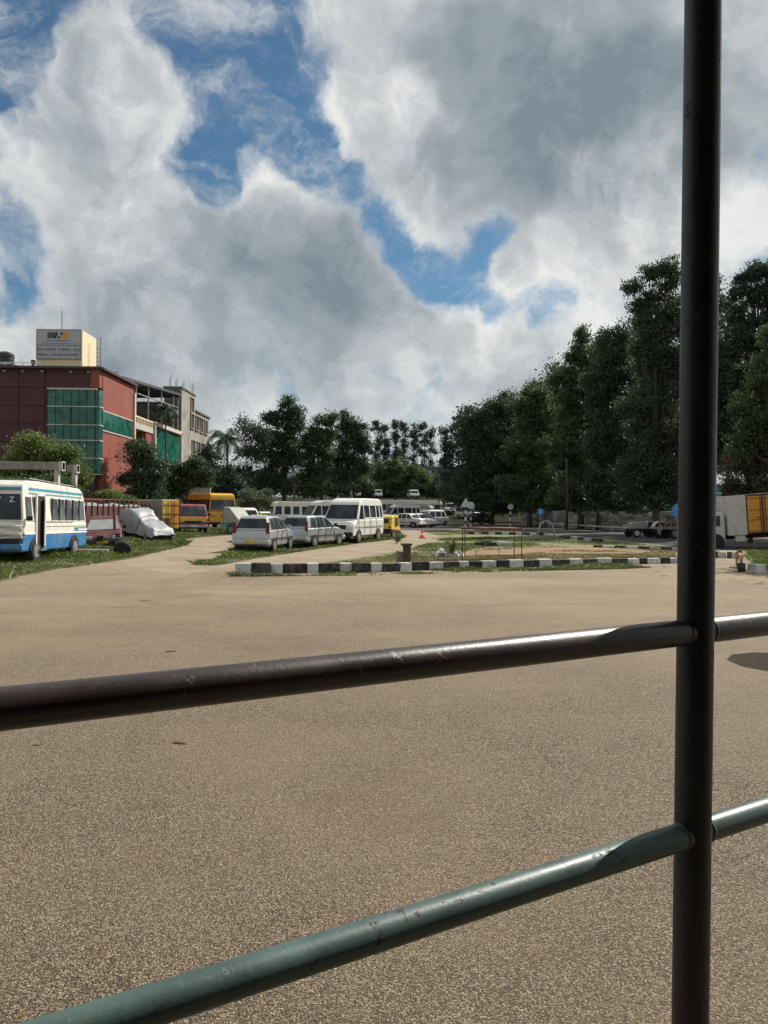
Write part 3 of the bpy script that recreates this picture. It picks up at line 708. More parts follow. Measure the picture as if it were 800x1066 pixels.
# open doorway with dark interior and half folded door
mb = MB(); sp(mb, .235*L, .335*L, .50, 2.12, W2-.02, .07); mb.build('doorway', 'dark', mbus)
mb = MB(); T0 = mb.T; mb.T = Matrix.Translation((.24*L, W2+.03, 0)) @ Matrix.Rotation(R(22), 4, 'Z'); mb.box((.12, 0, 1.24), (.24, .035, 1.62)); dr = mb.build('door', 'greybox', mbus, bevel=.01)
mb = MB(); mb.T = Matrix.Translation((.24*L, W2+.03, 0)) @ Matrix.Rotation(R(22), 4, 'Z'); mb.box((.12, .02, 1.62), (.17, .012, .62)); mb.build('door_pane', 'curtain', dr)
mb = MB(); sp(mb, .335*L, .352*L, .5, 2.2, W2+.012, .05); sp(mb, .215*L, .235*L, .5, 2.2, W2+.012, .05); sp(mb, .217*L, .35*L, 2.12, 2.2, W2+.012, .05); mb.build('door_frame', 'cream', mbus, bevel=.012)
mb = MB(); mb.box((.28*L, W2+.02, .40), (.5, .22, .06)); mb.build('door_step', 'chrome', mbus)
for a in (-.36, -.245, -.13, -.015, .10):
    mb = MB(); sp(mb, a*L-.018, a*L+.018, 1.34, 2.1, W2-.03, .05); mb.build('window_pillar', 'dark', mbus)
mb = MB(); sp(mb, -.24*L, .2*L, 1.285, 1.30, W2+.002, .016); sp(mb, -.495*L, .22*L, 1.14, 1.15, W2+.002, .012); mb.build('seam_line', 'dark', mbus)
# crumpled front panel
mb = MB(); rnd = random.Random(4); nx, nz = 14, 8; vs = []
for j in range(nz+1):
    for i in range(nx+1):
        y = -W2*.96 + 2*W2*.96*i/nx; z = .78 + .52*j/nz
        vs.append((L/2 + .05 + .06*math.sin(j*1.7+i*.35) + rnd.uniform(-.02, .03), y, z + rnd.uniform(-.015, .015)))
fs = [(j*(nx+1)+i, j*(nx+1)+i+1, (j+1)*(nx+1)+i+1, (j+1)*(nx+1)+i) for j in range(nz) for i in range(nx)]
mb.add(vs, fs); fp = mb.build('crumpled_nose_panel', 'cream', mbus); so = fp.modifiers.new('s', 'SOLIDIFY'); so.thickness = .03
mb = MB(); mb.box((L/2+.03, 0, .70), (.1, W2*1.8, .16)); mb.build('grille', 'dark', mbus)
for k, (ch, yy) in enumerate((('Z', .62), ('V', .22))):
    text(ch, .24, 'bwhite', mbus, (L*.4905, yy, 1.98), (R(90), 0, R(90)), 'windscreen_letter')
mb = MB(); mb.box((L*.493, W2*.0, 1.76), (.05, .05, .84)); mb.build('windscreen_pillar', 'cream', mbus)
mb = MB()
for y in (-.7, .7): mb.tube([(-.44*L, y, 2.63), (.3*L, y, 2.70)], .018, 6)
for k in range(6): mb.tube([(-.42*L+k*.85, -.7, 2.64), (-.42*L+k*.85, .7, 2.64)], .014, 6)
mb.build('roof_rack', 'chrome', mbus)

# 2 maroon wreck ----------------------------------------------------
wr = dict(hatch); wr.update(body='maroon', L=3.5, H=1.42, inset=.2, wsmat='tarp', bump='dark')
c = G(106, 577)
wreck = vehicle('wrecked_car', 'rusting maroon car wreck half sunk in weeds right behind the blue minibus', 'car', (X(107, 34.5), 34.8, -.15), Vector((.30, -.95)).normalized(), wr, tilt=(R(3), R(2)))
mb = MB(); mb.tube([(.9, .5, .8), (.92, .5, 2.05)], .06, 10); mb.build('exhaust_stack', 'rust', wreck)
mb = MB(); rnd = random.Random(3)
for k in range(12): mb.box((1.45+rnd.uniform(-.3, .45), rnd.uniform(-.75, .75), .45+rnd.uniform(-.1, .3)), (.25, .2, .16), rnd.uniform(0, 3), rnd.uniform(-.6, .6))
mb.build('exposed_engine', 'dark', wreck)
def loose_tyre(px, py, label, lean=.3, rz=.4):
    c = G(px, py); mb = MB(); mb.lathe([(.18, -.09), (.27, -.09), (.31, -.05), (.31, .05), (.27, .09), (.18, .09)], 22, (0, 0, .3), 'Y')
    o = mb.build('tyre', 'black'); o.location = (c.x, c.y, -.02); o.rotation_euler = (lean, 0, rz); tag(o, label, 'tyre')
    mb = MB(); mb.lathe([(.185, -.05), (.185, .05), (.12, .06), (.06, .02)], 16, (0, 0, .3), 'Y'); mb.build('rim', 'hub', o)
loose_tyre(127, 579.5, 'old tyre with a pale rim leaning in the weeds beside the maroon wreck')
mb = MB(); mb.box((0, 0, .14), (1.1, .14, .12), .05); mb.box((.1, .25, .08), (.7, .1, .1), -.3); o = mb.build('scrap_beam', 'boxwhite', bevel=.02); q = G(97, 577.5); o.location = (q.x, q.y, 0); tag(o, 'pale scrap beam lying in the weeds in front of the maroon wreck', 'scrap')

# 3 stake truck -----------------------------------------------------
def stake_truck():
    a = Vector((X(82, 37.4), 37.4)); b = Vector((X(157, 46.5), 46.5)); h = (a-b).normalized(); Lb = (b-a).length
    root = empty('cargo_truck', ((a.x+b.x)/2, (a.y+b.y)/2, 0), math.atan2(h.y, h.x)); tag(root, 'brown red stake-sided cargo truck parked in line behind the blue minibus', 'truck')
    W = 2.2
    T = Matrix.Translation((0, -W/2, 0))      # near side (left side) lies on the a-b line
    mb = MB(); mb.T = T; mb.box((0, 0, .80), (Lb, W, .16)); mb.build('chassis', 'frame_dark', root)
    for s in (-1, 1):
        mb = MB(); mb.T = T
        for k in range(6): mb.box((0, s*(W/2-.02), .96+k*.155), (Lb-.02, .05, .143))
        mb.build('side_boards', 'planks', root)
        for k in range(15):
            mb = MB(); mb.T = T; x = -Lb/2+.08+k*(Lb-.16)/14; mb.box((x, s*(W/2+.03), 1.42), (.07, .06, 1.5)); mb.build('stake', 'planks', root)
        mb = MB(); mb.T = T; mb.box((0, s*(W/2+.03), 2.16), (Lb, .05, .05)); mb.build('top_rail', 'rust', root)
    for x in (-Lb/2, Lb/2):
        mb = MB(); mb.T = T; mb.box((x, 0, 1.42), (.06, W, 1.0)); mb.build('end_board', 'planks', root)
    # pale load under torn sheeting
    mb = MB(); mb.T = T; rnd = random.Random(8); n = 26; vs = []
    for i in range(n+1):
        x = -Lb/2+.15+(Lb-.3)*i/n
        for j in range(7):
            y = -W/2+.08+(W-.16)*j/6; vs.append((x, y, 1.72+.22*math.sin(j/6*math.pi)*(1+math.sin(i*.9))*.6+rnd.uniform(-.05, .05)))
    mb.add(vs, [(i*7+j, (i+1)*7+j, (i+1)*7+j+1, i*7+j+1) for i in range(n) for j in range(6)]); mb.build('load_sheet', 'tarp', root, smooth=True)
    # cab ahead
    mb = MB(); mb.T = T; x = Lb/2; mb.prism([(x+.1, .6), (x+.1, 2.2), (x+.3, 2.3), (x+1.3, 2.25), (x+1.6, 1.5), (x+1.7, .6)], -W/2+.05, W/2-.05); mb.build('cab', 'redpaint', root, bevel=.05)
    for fx in (-Lb/2+1.3, -Lb/2+2.5, Lb/2-.2):
        for s in (-1, 1):
            wheel(root, fx, -W/2 + s*(W/2-.15), .46, .28)
stake_truck()

# 4 tarp covered car ------------------------------------------------
def covered_car():
    h = Vector((.82, -.57)).normalized(); c = Vector((X(150, 39.5), 39.5))
    root = empty('covered_car', (c.x, c.y, 0), math.atan2(h.y, h.x)); root.scale = (.86, .92, .97); root.rotation_euler = (R(2), R(7), math.atan2(h.y, h.x)); tag(root, 'crashed car under a wrinkled white cover with its nose low', 'car')
    prof = [(-1.75, .55), (-1.7, 1.15), (-1.3, 1.62), (-.7, 1.72), (-.1, 1.62), (.45, 1.18), (1.1, 1.05), (1.6, .92), (1.85, .6)]
    n = 30; m = 14; vs = []; rnd = random.Random(2)
    for i in range(n+1):
        t = i/n*(len(prof)-1); k = min(int(t), len(prof)-2); f = t-k; x = prof[k][0]*(1-f)+prof[k+1][0]*f; z = prof[k][1]*(1-f)+prof[k+1][1]*f
        for j in range(m+1):
            a = -1+2*j/m; y = .84*math.copysign(abs(a)**.55, a) if a else 0
            zz = z*(1-.0) - (max(0, abs(a)-.55)/.45)**1.8*max(0, z-.5)
            wr_ = .022*math.sin(i*.8+j*1.5)+.012*math.sin(i*2.1-j*.9)+rnd.uniform(-.006, .006); vs.append((x + wr_, y*(1+wr_), zz + wr_))
    mb = MB(); mb.add(vs, [(i*(m+1)+j, (i+1)*(m+1)+j, (i+1)*(m+1)+j+1, i*(m+1)+j+1) for i in range(n) for j in range(m)]); mb.build('cover', 'tarp', root, smooth=True)
    mb = MB(); mb.box((0, 0, .48), (3.3, 1.45, .4)); mb.build('underbody', 'dark', root, bevel=.08)
    for x in (-1.15, 1.25):
        for s in (-1, 1): wheel(root, x, s*.72, .31, .2)
    mb = MB()
    for x in (-.9, .35): mb.tube([(x, -.87, .6), (x+.1, -.6, 1.35 if x > 0 else 1.62), (x+.15, .0, 1.48 if x > 0 else 1.74), (x+.1, .6, 1.35 if x > 0 else 1.62), (x, .87, .6)], .018, 6)
    mb.build('rope', 'dark', root)
covered_car()

# 5 discarded box body ----------------------------------------------
def old_box():
    c = Vector((X(168.5, 46.6), 46.6)); root = empty('container_body', (c.x, c.y, 0), R(-38)); tag(root, 'weathered grey box body with torn orange and yellow end doors beyond the covered car', 'container')
    # local: end face along +x from corner, side face along +y... corner at origin, box extends (+x,+y) after yaw
    root.rotation_euler = (0, 0, R(52))
    Lx, Ly, z0, z1 = 1.25, 3.0, .45, 2.25
    mb = MB(); mb.box((Lx/2, Ly/2, (z0+z1)/2), (Lx, Ly, z1-z0)); mb.build('box', 'greybox', root, bevel=.03)
    mb = MB()
    for k in range(9): mb.box((-.012, .2+k*.33, (z0+z1)/2), (.03, .05, z1-z0-.1))
    mb.build('side_ribs', 'greybox', root)
    for k in range(2):
        mb = MB(); mb.use('orange' if k else 'yellow2').box((.31+.62*k, -.03, (z0+z1)/2), (.56, .05, z1-z0-.12)); d_ = mb.build('end_door', parent=root, bevel=.01)
        mb = MB(); mb.tube([(.45+.42*k, -.08, z0+.1), (.45+.42*k, -.08, z1-.1)], .018, 6)
        for z in (z0+.35, z0+.9, z1-.35): mb.box((.31+.62*k, -.065, z), (.5, .02, .06))
        mb.build('lock_bar', 'rust', d_)
    mb = MB(); mb.box((.31, -.062, .85), (.52, .012, .55)); mb.build('rust_patch', 'rust', root)
    mb = MB(); mb.box((Lx/2, Ly/2, .3), (.9, Ly-.3, .28)); mb.build('chassis', 'frame_dark', root)
    for y in (.6, 2.3):
        for x in (.1, Lx-.1):
            mb = MB(); mb.lathe([(.2, -.1), (.34, -.1), (.36, 0), (.34, .1), (.2, .1)], 18, (x, y, .36), 'X'); mb.build('wheel', 'black', root)
old_box()

# 6 red mini truck ---------------------------------------------------
rt = dict(van); rt.update(L=4.4, W=1.95, H=2.0, belt=1.2, body='redpaint', clr=.4, r=.36, wsmat='curtain', bump='chrome', plate='plate_w', fz=.86,
    lower=[(-.5, .5), (-.5, 1.0), (.1, 1.0), (.12, 1.22), (.47, 1.22), (.5, 1.05), (.5, .45)], green=[(.12, 1.2), (.13, 1.9), (.16, 2.0), (.36, 2.0), (.40, 1.92), (.475, 1.2)],
    swin=[[(.2, 1.26), (.41, 1.26), (.36, 1.85), (.2, 1.85)]], wind=((.475, 1.2), (.40, 1.92), 1.25, 1.86), rear=((.12, 1.2), (.13, 1.9), 1.3, 1.8), seams=[(.16, .55, 1.2)], handles=[(.2, 1.1)], mirx=.44, wx=(-.3, .3), inset=.12)
c = G(203, 554.5)
t_ = vehicle('mini_truck', 'faded red mini truck facing the camera beside the yellow bus', 'truck', (X(196, 53.5), 54, 0), Vector((.35, -.94)).normalized(), rt)
mb = MB(); mb.box((2.22, 0, 1.0), (.06, 1.8, .26)); mb.build('nose_band', 'yellow2', t_, bevel=.01)
mb = MB(); mb.box((2.23, 0, .80), (.06, 1.0, .12)); mb.build('grille', 'dark', t_)

# 7 yellow bus -------------------------------------------------------
yb = dict(bus); yb.pop('skirt'); yb.update(L=7.0, W=2.25, H=2.95, body='yellow', roof='yellow', wmat='glass', belt=1.45, bump='dark', fz=.85, inset=.12,
    lower=[(-.5, .5), (-.5, 1.47), (.49, 1.47), (.5, 1.3), (.5, .5)], green=[(-.5, 1.45), (-.495, 2.6), (-.48, 2.85), (-.42, 2.93), (.42, 2.95), (.47, 2.85), (.49, 2.5), (.498, 1.45)],
    swin=[[(a, 1.5), (a+.13, 1.5), (a+.13, 2.45), (a, 2.45)] for a in (-.48, -.34, -.2, -.06, .08, .22)] + [[(.37, 1.5), (.47, 1.5), (.465, 2.45), (.37, 2.45)]],
    wind=((.498, 1.45), (.49, 2.5), 1.55, 2.42), rear=((-.5, 1.45), (-.495, 2.6), 1.6, 2.4), wsmat='curtain', r=.45, clr=.5)
yh = Vector((.50, -.87)).normalized(); fc = (X(218, 61.5), 61.5)
ybus = vehicle('bus', 'yellow bus standing nose out among the bushes beside the faded red mini truck', 'bus', near_corner(fc, yh, yb, 1, -1), yh, yb)
mb = MB()
for y in (-.8, .8): mb.box((3.53, y, 1.12), (.04, .34, .12))
mb.build('indicator', 'orange_lamp', ybus)
mb = MB(); mb.box((3.53, .0, 1.15), (.03, .4, .12)); mb.build('badge', 'redpaint', ybus)

# 8,9 silver hatchbacks ---------------------------------------------
h1 = dict(hatch); h1.update(body='silver', mirror='silver')
hv = Vector((.15, .99)).normalized(); c = (X(281.5, 30.6), 30.6)
vehicle('parked_car', 'silver hatchback seen from its rear with number plate nearest the painted kerb', 'car', near_corner(c, hv, h1, -1, -1), hv, h1, 'silver hatchbacks parked on the grass strip')
h2 = dict(hatch); h2.update(body='bluegrey', mirror='black', L=3.75, H=1.50, plate='plate_w')
hv = Vector((.40, .91)).normalized(); c = (X(321, 34.6), 34.6)
vehicle('parked_car', 'bluish silver hatchback between the other silver car and the white van', 'car', near_corner(c, hv, h2, -1, -1), hv, h2, 'silver hatchbacks parked on the grass strip')
# 10 white van -------------------------------------------------------
vh = Vector((-.30, -.95)).normalized(); c = (X(368.5, 39.4), 39.4)
wv = vehicle('minibus', 'tall white passenger van with a grey nose parked behind the bluish silver car', 'minibus', near_corner(c, vh, van, 1, 1), vh, van)
mb = MB(); mb.box((2.62, 0, .86), (.03, 1.1, .22)); mb.build('grille', 'dark', wv)
mb = MB(); mb.box((2.58, 0, 1.07), (.1, 1.7, .06)); mb.build('bonnet_lip', 'greybox', wv, bevel=.02)
# 11 yellow three-wheeler -------------------------------------------
def rickshaw():
    root = empty('auto_rickshaw', (X(405.5, 47.5), 47.5, 0), R(70)); tag(root, 'yellow and black three-wheeler tucked behind the tall white van', 'rickshaw')
    mb = MB(); mb.prism([(-.9, .3), (-.95, .8), (-.85, 1.35), (-.5, 1.45), (.35, 1.42), (.6, .8), (.8, .6), (.8, .3)], -.48, .48); mb.build('body', 'yellow2', root, bevel=.06, seg=3)
    mb = MB(); mb.prism([(-.97, .3), (-.97, .62), (.82, .5), (.82, .3)], -.5, .5); mb.build('lower_body', 'black', root, bevel=.02)
    mb = MB(); mb.box((-.915, 0, 1.1), (.03, .6, .28), ry=.15); mb.build('rear_window', 'glass', root)
    for s in (-1, 1):
        mb = MB(); mb.prism([(-.35, .7), (-.35, 1.3), (.25, 1.3), (.42, .8)], s*.47, s*.485); mb.build('side_opening', 'dark', root)
        wheel(root, -.6, s*.46, .24, .12)
        mb = MB(); mb.box((-.96, s*.36, .72), (.04, .12, .09)); mb.build('tail_light', 'red_lamp', root)
    wheel(root, .68, .02, .24, .12)
rickshaw()

# 12.. the back of the lot ------------------------------------------
def V(spec, **k): s = dict(spec); s.update(k); return s
def place(name, label, cat, px, d, head, spec, group=None):
    x = X(px, d); return vehicle(name, label, cat, (x, d, height(x, d)), Vector(head).normalized(), spec, group)
place('minibus', 'white minibus with a roof pod behind the pale sedan in the middle of the lot', 'minibus', 417, 92, (-.9, -.35), V(van, L=4.6, H=2.3))
place('parked_car', 'pale sedan in the middle of the lot just above the traffic cone', 'car', 423, 77, (-.85, .5), V(sedan, L=3.9))
place('parked_car', 'second white sedan half hidden at the right of the pale sedan', 'car', 434, 80, (.8, -.55), V(sedan))
place('parked_car', 'dark grey car squeezed between the sedans and the small white van', 'car', 441.5, 83, (.35, -.93), V(hatch, body='black'))
place('parked_van', 'small white van seen side on at the right end of the lot', 'van', 452.5, 86, (.72, .69), V(omni, H=1.8))
place('parked_van', 'beige van with a boxy back in the shade behind the small white van', 'van', 445.5, 103, (.9, -.4), V(van, L=2.6, W=1.8, H=1.9, body='greybox', swin=[], belt=1.1))
place('parked_van', 'white van facing the camera alone on the slope near the triangle sign', 'van', 467.3, 126, (.12, -.99), V(omni, L=3.6, W=1.75, H=2.1))
place('parked_van', 'white van seen behind the triangle sign', 'van', 487, 118, (.8, -.6), V(omni, L=3.8, H=1.95))
place('parked_car', 'dark estate car in deep shade right of the triangle sign', 'car', 501.5, 100, (.5, -.86), V(hatch, body='dark'))
# long bus roofs in a row
lb = V(bus, L=9.6, W=2.4, H=3.05, body='white', roof='cream', belt=1.6, wmat='glass', clr=.5, r=.46, wsmat='glass', inset=.1,
    lower=[(-.5, .5), (-.5, 1.62), (.49, 1.62), (.5, 1.4), (.5, .5)], green=[(-.5, 1.6), (-.497, 2.7), (-.485, 2.95), (-.45, 3.05), (.45, 3.05), (.485, 2.95), (.495, 2.6), (.499, 1.6)],
    swin=[[(a, 1.7), (a+.085, 1.7), (a+.085, 2.5), (a, 2.5)] for a in (-.48, -.385, -.29, -.195, -.1, -.005, .09, .185, .28)] + [[(.385, 1.7), (.47, 1.7), (.465, 2.5), (.385, 2.5)]],
    wind=((.499, 1.6), (.495, 2.6), 1.7, 2.5), rear=((-.5, 1.6), (-.497, 2.7), 1.75, 2.5), skirt=(1.0, 'greybox'))
place('bus', 'long pale bus, right one of the back row, behind the white minibus', 'bus', 424, 106, (-.99, .12), lb)
place('bus', 'long pale bus in the back row directly behind the tall white van', 'bus', 352, 105, (-.99, .10), V(lb, skirt=(1.0, 'teal')))
place('minibus', 'old white minibus with dark windows behind the two silver hatchbacks', 'minibus', 315, 64, (-.96, -.28), V(bus, L=5.2, H=2.35, body='white', roof='cream', wmat='glass', skirt=(.8, 'greybox'), belt=1.2,
    green=[(-.5, 1.2), (-.495, 2.0), (-.47, 2.25), (-.42, 2.33), (.40, 2.35), (.46, 2.25), (.485, 2.0), (.497, 1.2)], wind=((.497, 1.2), (.485, 2.0), 1.3, 1.95), rear=((-.5, 1.2), (-.495, 2.0), 1.3, 1.95),
    swin=[[(a, 1.3), (a+.1, 1.3), (a+.1, 1.95), (a, 1.95)] for a in (-.46, -.34, -.2, -.06, .08, .22, .36)]))
place('parked_van', 'white and green van with leafy twigs on its roof behind the tall white van', 'van', 339, 56, (-.9, -.42), V(van, L=4.0, H=2.15, body='white', roof='white'))
place('parked_van', 'white van half hidden by the pale bush at the far left of the lot', 'van', 283.5, 88, (.5, -.87), V(omni, L=3.4, H=1.9, W=1.6))
place('parked_car', 'small white car behind the first silver hatchback', 'car', 276, 67, (.6, -.8), V(hatch, body='white'))
place('parked_car', 'yellow topped taxi just behind the roof of the first silver hatchback', 'taxi', 270, 41.5, (.1, -.99), V(sedan, body='yellow2', H=1.36, W=1.5, L=3.8))
place('parked_van', 'white pickup-like van left of the first silver hatchback', 'van', 255, 56, (.45, -.89), V(omni, H=1.75))
# covered pale wedge
def wedge():
    x = X(247.5, 52); root = empty('covered_cart', (x, 52, 0), R(-25)); tag(root, 'pale grey sheeted cart with a sloping cover just right of the yellow bus', 'cart')
    mb = MB(); mb.prism([(-.75, .7), (-.6, 1.85), (-.1, 1.8), (.9, .75)], -.8, .8); mb.build('cover', 'greybox', root, bevel=.06)
    mb = MB(); mb.box((0, 0, .58), (1.7, 1.5, .22)); mb.build('cart_bed', 'teal', root, bevel=.02)
    for s in (-1, 1): wheel(root, 0, s*.74, .34, .12)
wedge()
# three far white vans up on the slope
for px, lb_ in ((430, 'leftward of the concrete building windows'), (393, 'halfway along the dark trees'), (371, 'leftmost under the dark trees')):
    place('parked_van', f'distant white van roof on the rise, {lb_}', 'van', px, 163, (.2, -.98), V(omni, W=2.0 if px == 430 else 1.5, H=1.9), 'distant vans on the rise')

# 20 box truck right -------------------------------------------------
def box_truck():
    d = 39.3; root = empty('box_truck', (X(760.5, d), d, -.08), R(180)); root.rotation_euler = (0, R(4.4), R(180-4))
    tag(root, 'tilted white box truck with orange side doors cut by the right edge of the picture', 'truck')
    # local +x = forward = picture left. box front edge at x=0
    W = 1.9; z0, z1 = .74, 2.75; T = Matrix.Translation((0, -W/2, 0))
    mb = MB(); mb.T = T; mb.box((-.48, 0, (z0+z1)/2), (.96, W, z1-z0)); mb.build('front_panel', 'boxwhite', root, bevel=.015)
    mb = MB(); mb.T = T; mb.box((-3.0, 0, (z0+z1)/2+.02), (4.04, W, z1-z0+.02)); mb.build('cargo_box', 'frame_dark', root, bevel=.015)
    for side in (-1, 1):
        for k in range(5):
            x = -.99-.80*k; dr = MB(); dr.T = T; dr.box((x-.38, side*(W/2+.004), (z0+z1)/2), (.70, .05, z1-z0-.16)); do = dr.build('side_door', 'orange', root, bevel=.012)
            mb = MB(); mb.T = T
            for z in (z0+.14, z0+.72, z0+1.22, z1-.2): mb.box((x-.38, side*(W/2+.035), z), (.66, .02, .03))
            mb.tube([(x-(.66 if k % 2 == 0 else .1), side*(W/2+.06), z0+.05), (x-(.66 if k % 2 == 0 else .1), side*(W/2+.06), z1-.08)], .02, 6)
            mb.box((x-(.56 if k % 2 == 0 else .2), side*(W/2+.07), z0+.85), (.26, .02, .04))
            mb.build('lock_bar', 'frame_dark', do)
    mb = MB(); mb.T = T; mb.box((-.48, -.003, z0+.14), (.93, W+.03, .03)); mb.box((-.48, 0, z0+.04), (.93, W+.03, .10)); mb.build('lower_trim', 'boxwhite', root)
    mb = MB(); mb.T = T; mb.box((-2.2, 0, .60), (6.2, .9, .18)); mb.build('chassis', 'dark', root)
    mb = MB(); mb.T = T; mb.box((-.6, W/2-.12, .55), (.5, .2, .3)); mb.build('side_guard', 'boxwhite', root, bevel=.02)
    mb = MB(); mb.T = T; mb.prism([(.12, .42), (.10, 1.85), (.25, 1.98), (.75, 1.95), (1.10, 1.35), (1.25, 1.1), (1.28, .42)], -W/2+.08, W/2-.08); mb.build('cab', 'boxwhite', root, bevel=.06, seg=3)
    for s in (-1, 1):
        mb = MB(); mb.T = T; mb.prism([(.35, 1.25), (.35, 1.78), (.72, 1.78), (.98, 1.32), (.98, 1.25)], s*(W/2-.10), s*(W/2-.07)); mb.build('cab_window', 'glass', root)
    mb = MB(); mb.T = T; mb.add([(1.115, -.7, 1.36), (1.115, .7, 1.36), (.80, .62, 1.88), (.80, -.62, 1.88), (1.06, -.7, 1.33), (1.06, .7, 1.33), (.75, .62, 1.85), (.75, -.62, 1.85)], [(0, 1, 2, 3), (7, 6, 5, 4), (0, 4, 5, 1), (1, 5, 6, 2), (2, 6, 7, 3), (3, 7, 4, 0)]); mb.build('windscreen', 'glass', root)
    for x in (.65, -3.4):
        for yy in (-W+.12, -.12): wheel(root, x, yy, .36, .22)
    mb = MB(); mb.T = T
    for s in (-1, 1): mb.lathe([(.47, -.01), (.47, .01)], 22, (.65, s*(W/2-.072), .40), 'Y')
    mb.build('wheel_arch', 'dark', root)
box_truck()

# tractor ------------------------------------------------------------
def tractor():
    d = 55; x = X(677, d); root = empty('tractor', (x, d, 0), R(180+12)); tag(root, 'old open tractor facing left in the shade just left of the dark post', 'tractor')
    for s in (-1, 1):
        w = MB(); w.lathe([(.34, -.16), (.5, -.17), (.54, -.12), (.54, .12), (.5, .17), (.34, .16)], 24, (-.4, s*.68, .54), 'Y')
        wo = w.build('rear_wheel', 'black', root); m2 = MB(); m2.lathe([(.335, s*.15), (.335, s*.178), (.27, s*.185), (.12, s*.175), (.08, s*.195), (.02, s*.2)], 20, (-.4, s*.68, .54), 'Y'); m2.build('rim', 'boxwhite', wo)
        wheel(root, 1.35, s*.55, .31, .16, 'boxwhite', 'front_wheel')
        mb = MB(); pts = [(-.4+.66*math.cos(a), .54+.66*math.sin(a)) for a in [R(20+k*14) for k in range(11)]]; pts += [(-.4+.60*math.cos(a), .54+.60*math.sin(a)) for a in [R(160-k*14) for k in range(11)]]
        mb.prism(pts, s*.5, s*.88); mb.build('mudguard', 'boxwhite', root)
    mb = MB(); mb.prism([(.25, .62), (.25, 1.16), (1.5, 1.08), (1.62, .95), (1.62, .6)], -.24, .24); mb.build('bonnet', 'greybox', root, bevel=.04)
    mb = MB(); mb.box((.3, 0, .58), (2.5, .32, .3)); mb.box((1.35, 0, .42), (.12, 1.1, .1)); mb.build('chassis', 'dark', root, bevel=.03)
    mb = MB(); mb.box((-.42, 0, 1.0), (.4, .44, .08)); mb.box((-.62, 0, 1.2), (.08, .42, .34)); mb.build('seat', 'dark', root, bevel=.03)
    mb = MB(); mb.tube([(.2, 0, 1.05), (-.02, 0, 1.34)], .02, 8)
    ring = [(-.03+.17*math.cos(a)*.5, .17*math.sin(a), 1.35+.17*math.cos(a)*.85) for a in [2*math.pi*k/16 for k in range(17)]]; mb.tube(ring, .014, 6); mb.build('steering_wheel', 'black', root)
    mb = MB(); mb.tube([(1.0, .12, 1.1), (1.0, .12, 1.6)], .03, 8); mb.build('exhaust', 'rust', root)
    mb = MB(); mb.tube([(-.7, -.3, .55), (-1.9, -.5, .45)], .05, 8); mb.tube([(-.7, .3, .55), (-1.9, .5, .45)], .05, 8); mb.box((-1.7, 0, .55), (.12, 1.5, .12))
    for k in range(5): mb.tube([(-1.7, -.6+.3*k, .55), (-1.85, -.6+.3*k, .15)], .03, 6)
    mb.build('plough', 'rust', root)
tractor()
def junk_trailer():
    d = 53; x = X(697, d); root = empty('trailer_frame', (x, d, 0), R(8)); tag(root, 'rusty low trailer frame loaded with scrap behind the tractor', 'trailer')
    mb = MB(); mb.box((0, 0, .72), (2.2, 1.4, .1)); 
    for k in range(6): mb.box((-1.05+.42*k, -.7, .95), (.05, .05, .4))
    mb.box((0, -.7, 1.14), (2.2, .05, .05)); mb.build('bed', 'stone', root)
    mb = MB(); rnd = random.Random(9)
    for k in range(16): mb.box((rnd.uniform(-.9, .9), rnd.uniform(-.5, .5), .88+rnd.uniform(0, .4)), (rnd.uniform(.2, .7), .12, .1), rnd.uniform(0, 3), rnd.uniform(-.5, .5))
    mb.build('scrap_load', 'rust', root)
    for s in (-1, 1): wheel(root, .1, s*.6, .36, .2)
junk_trailer()

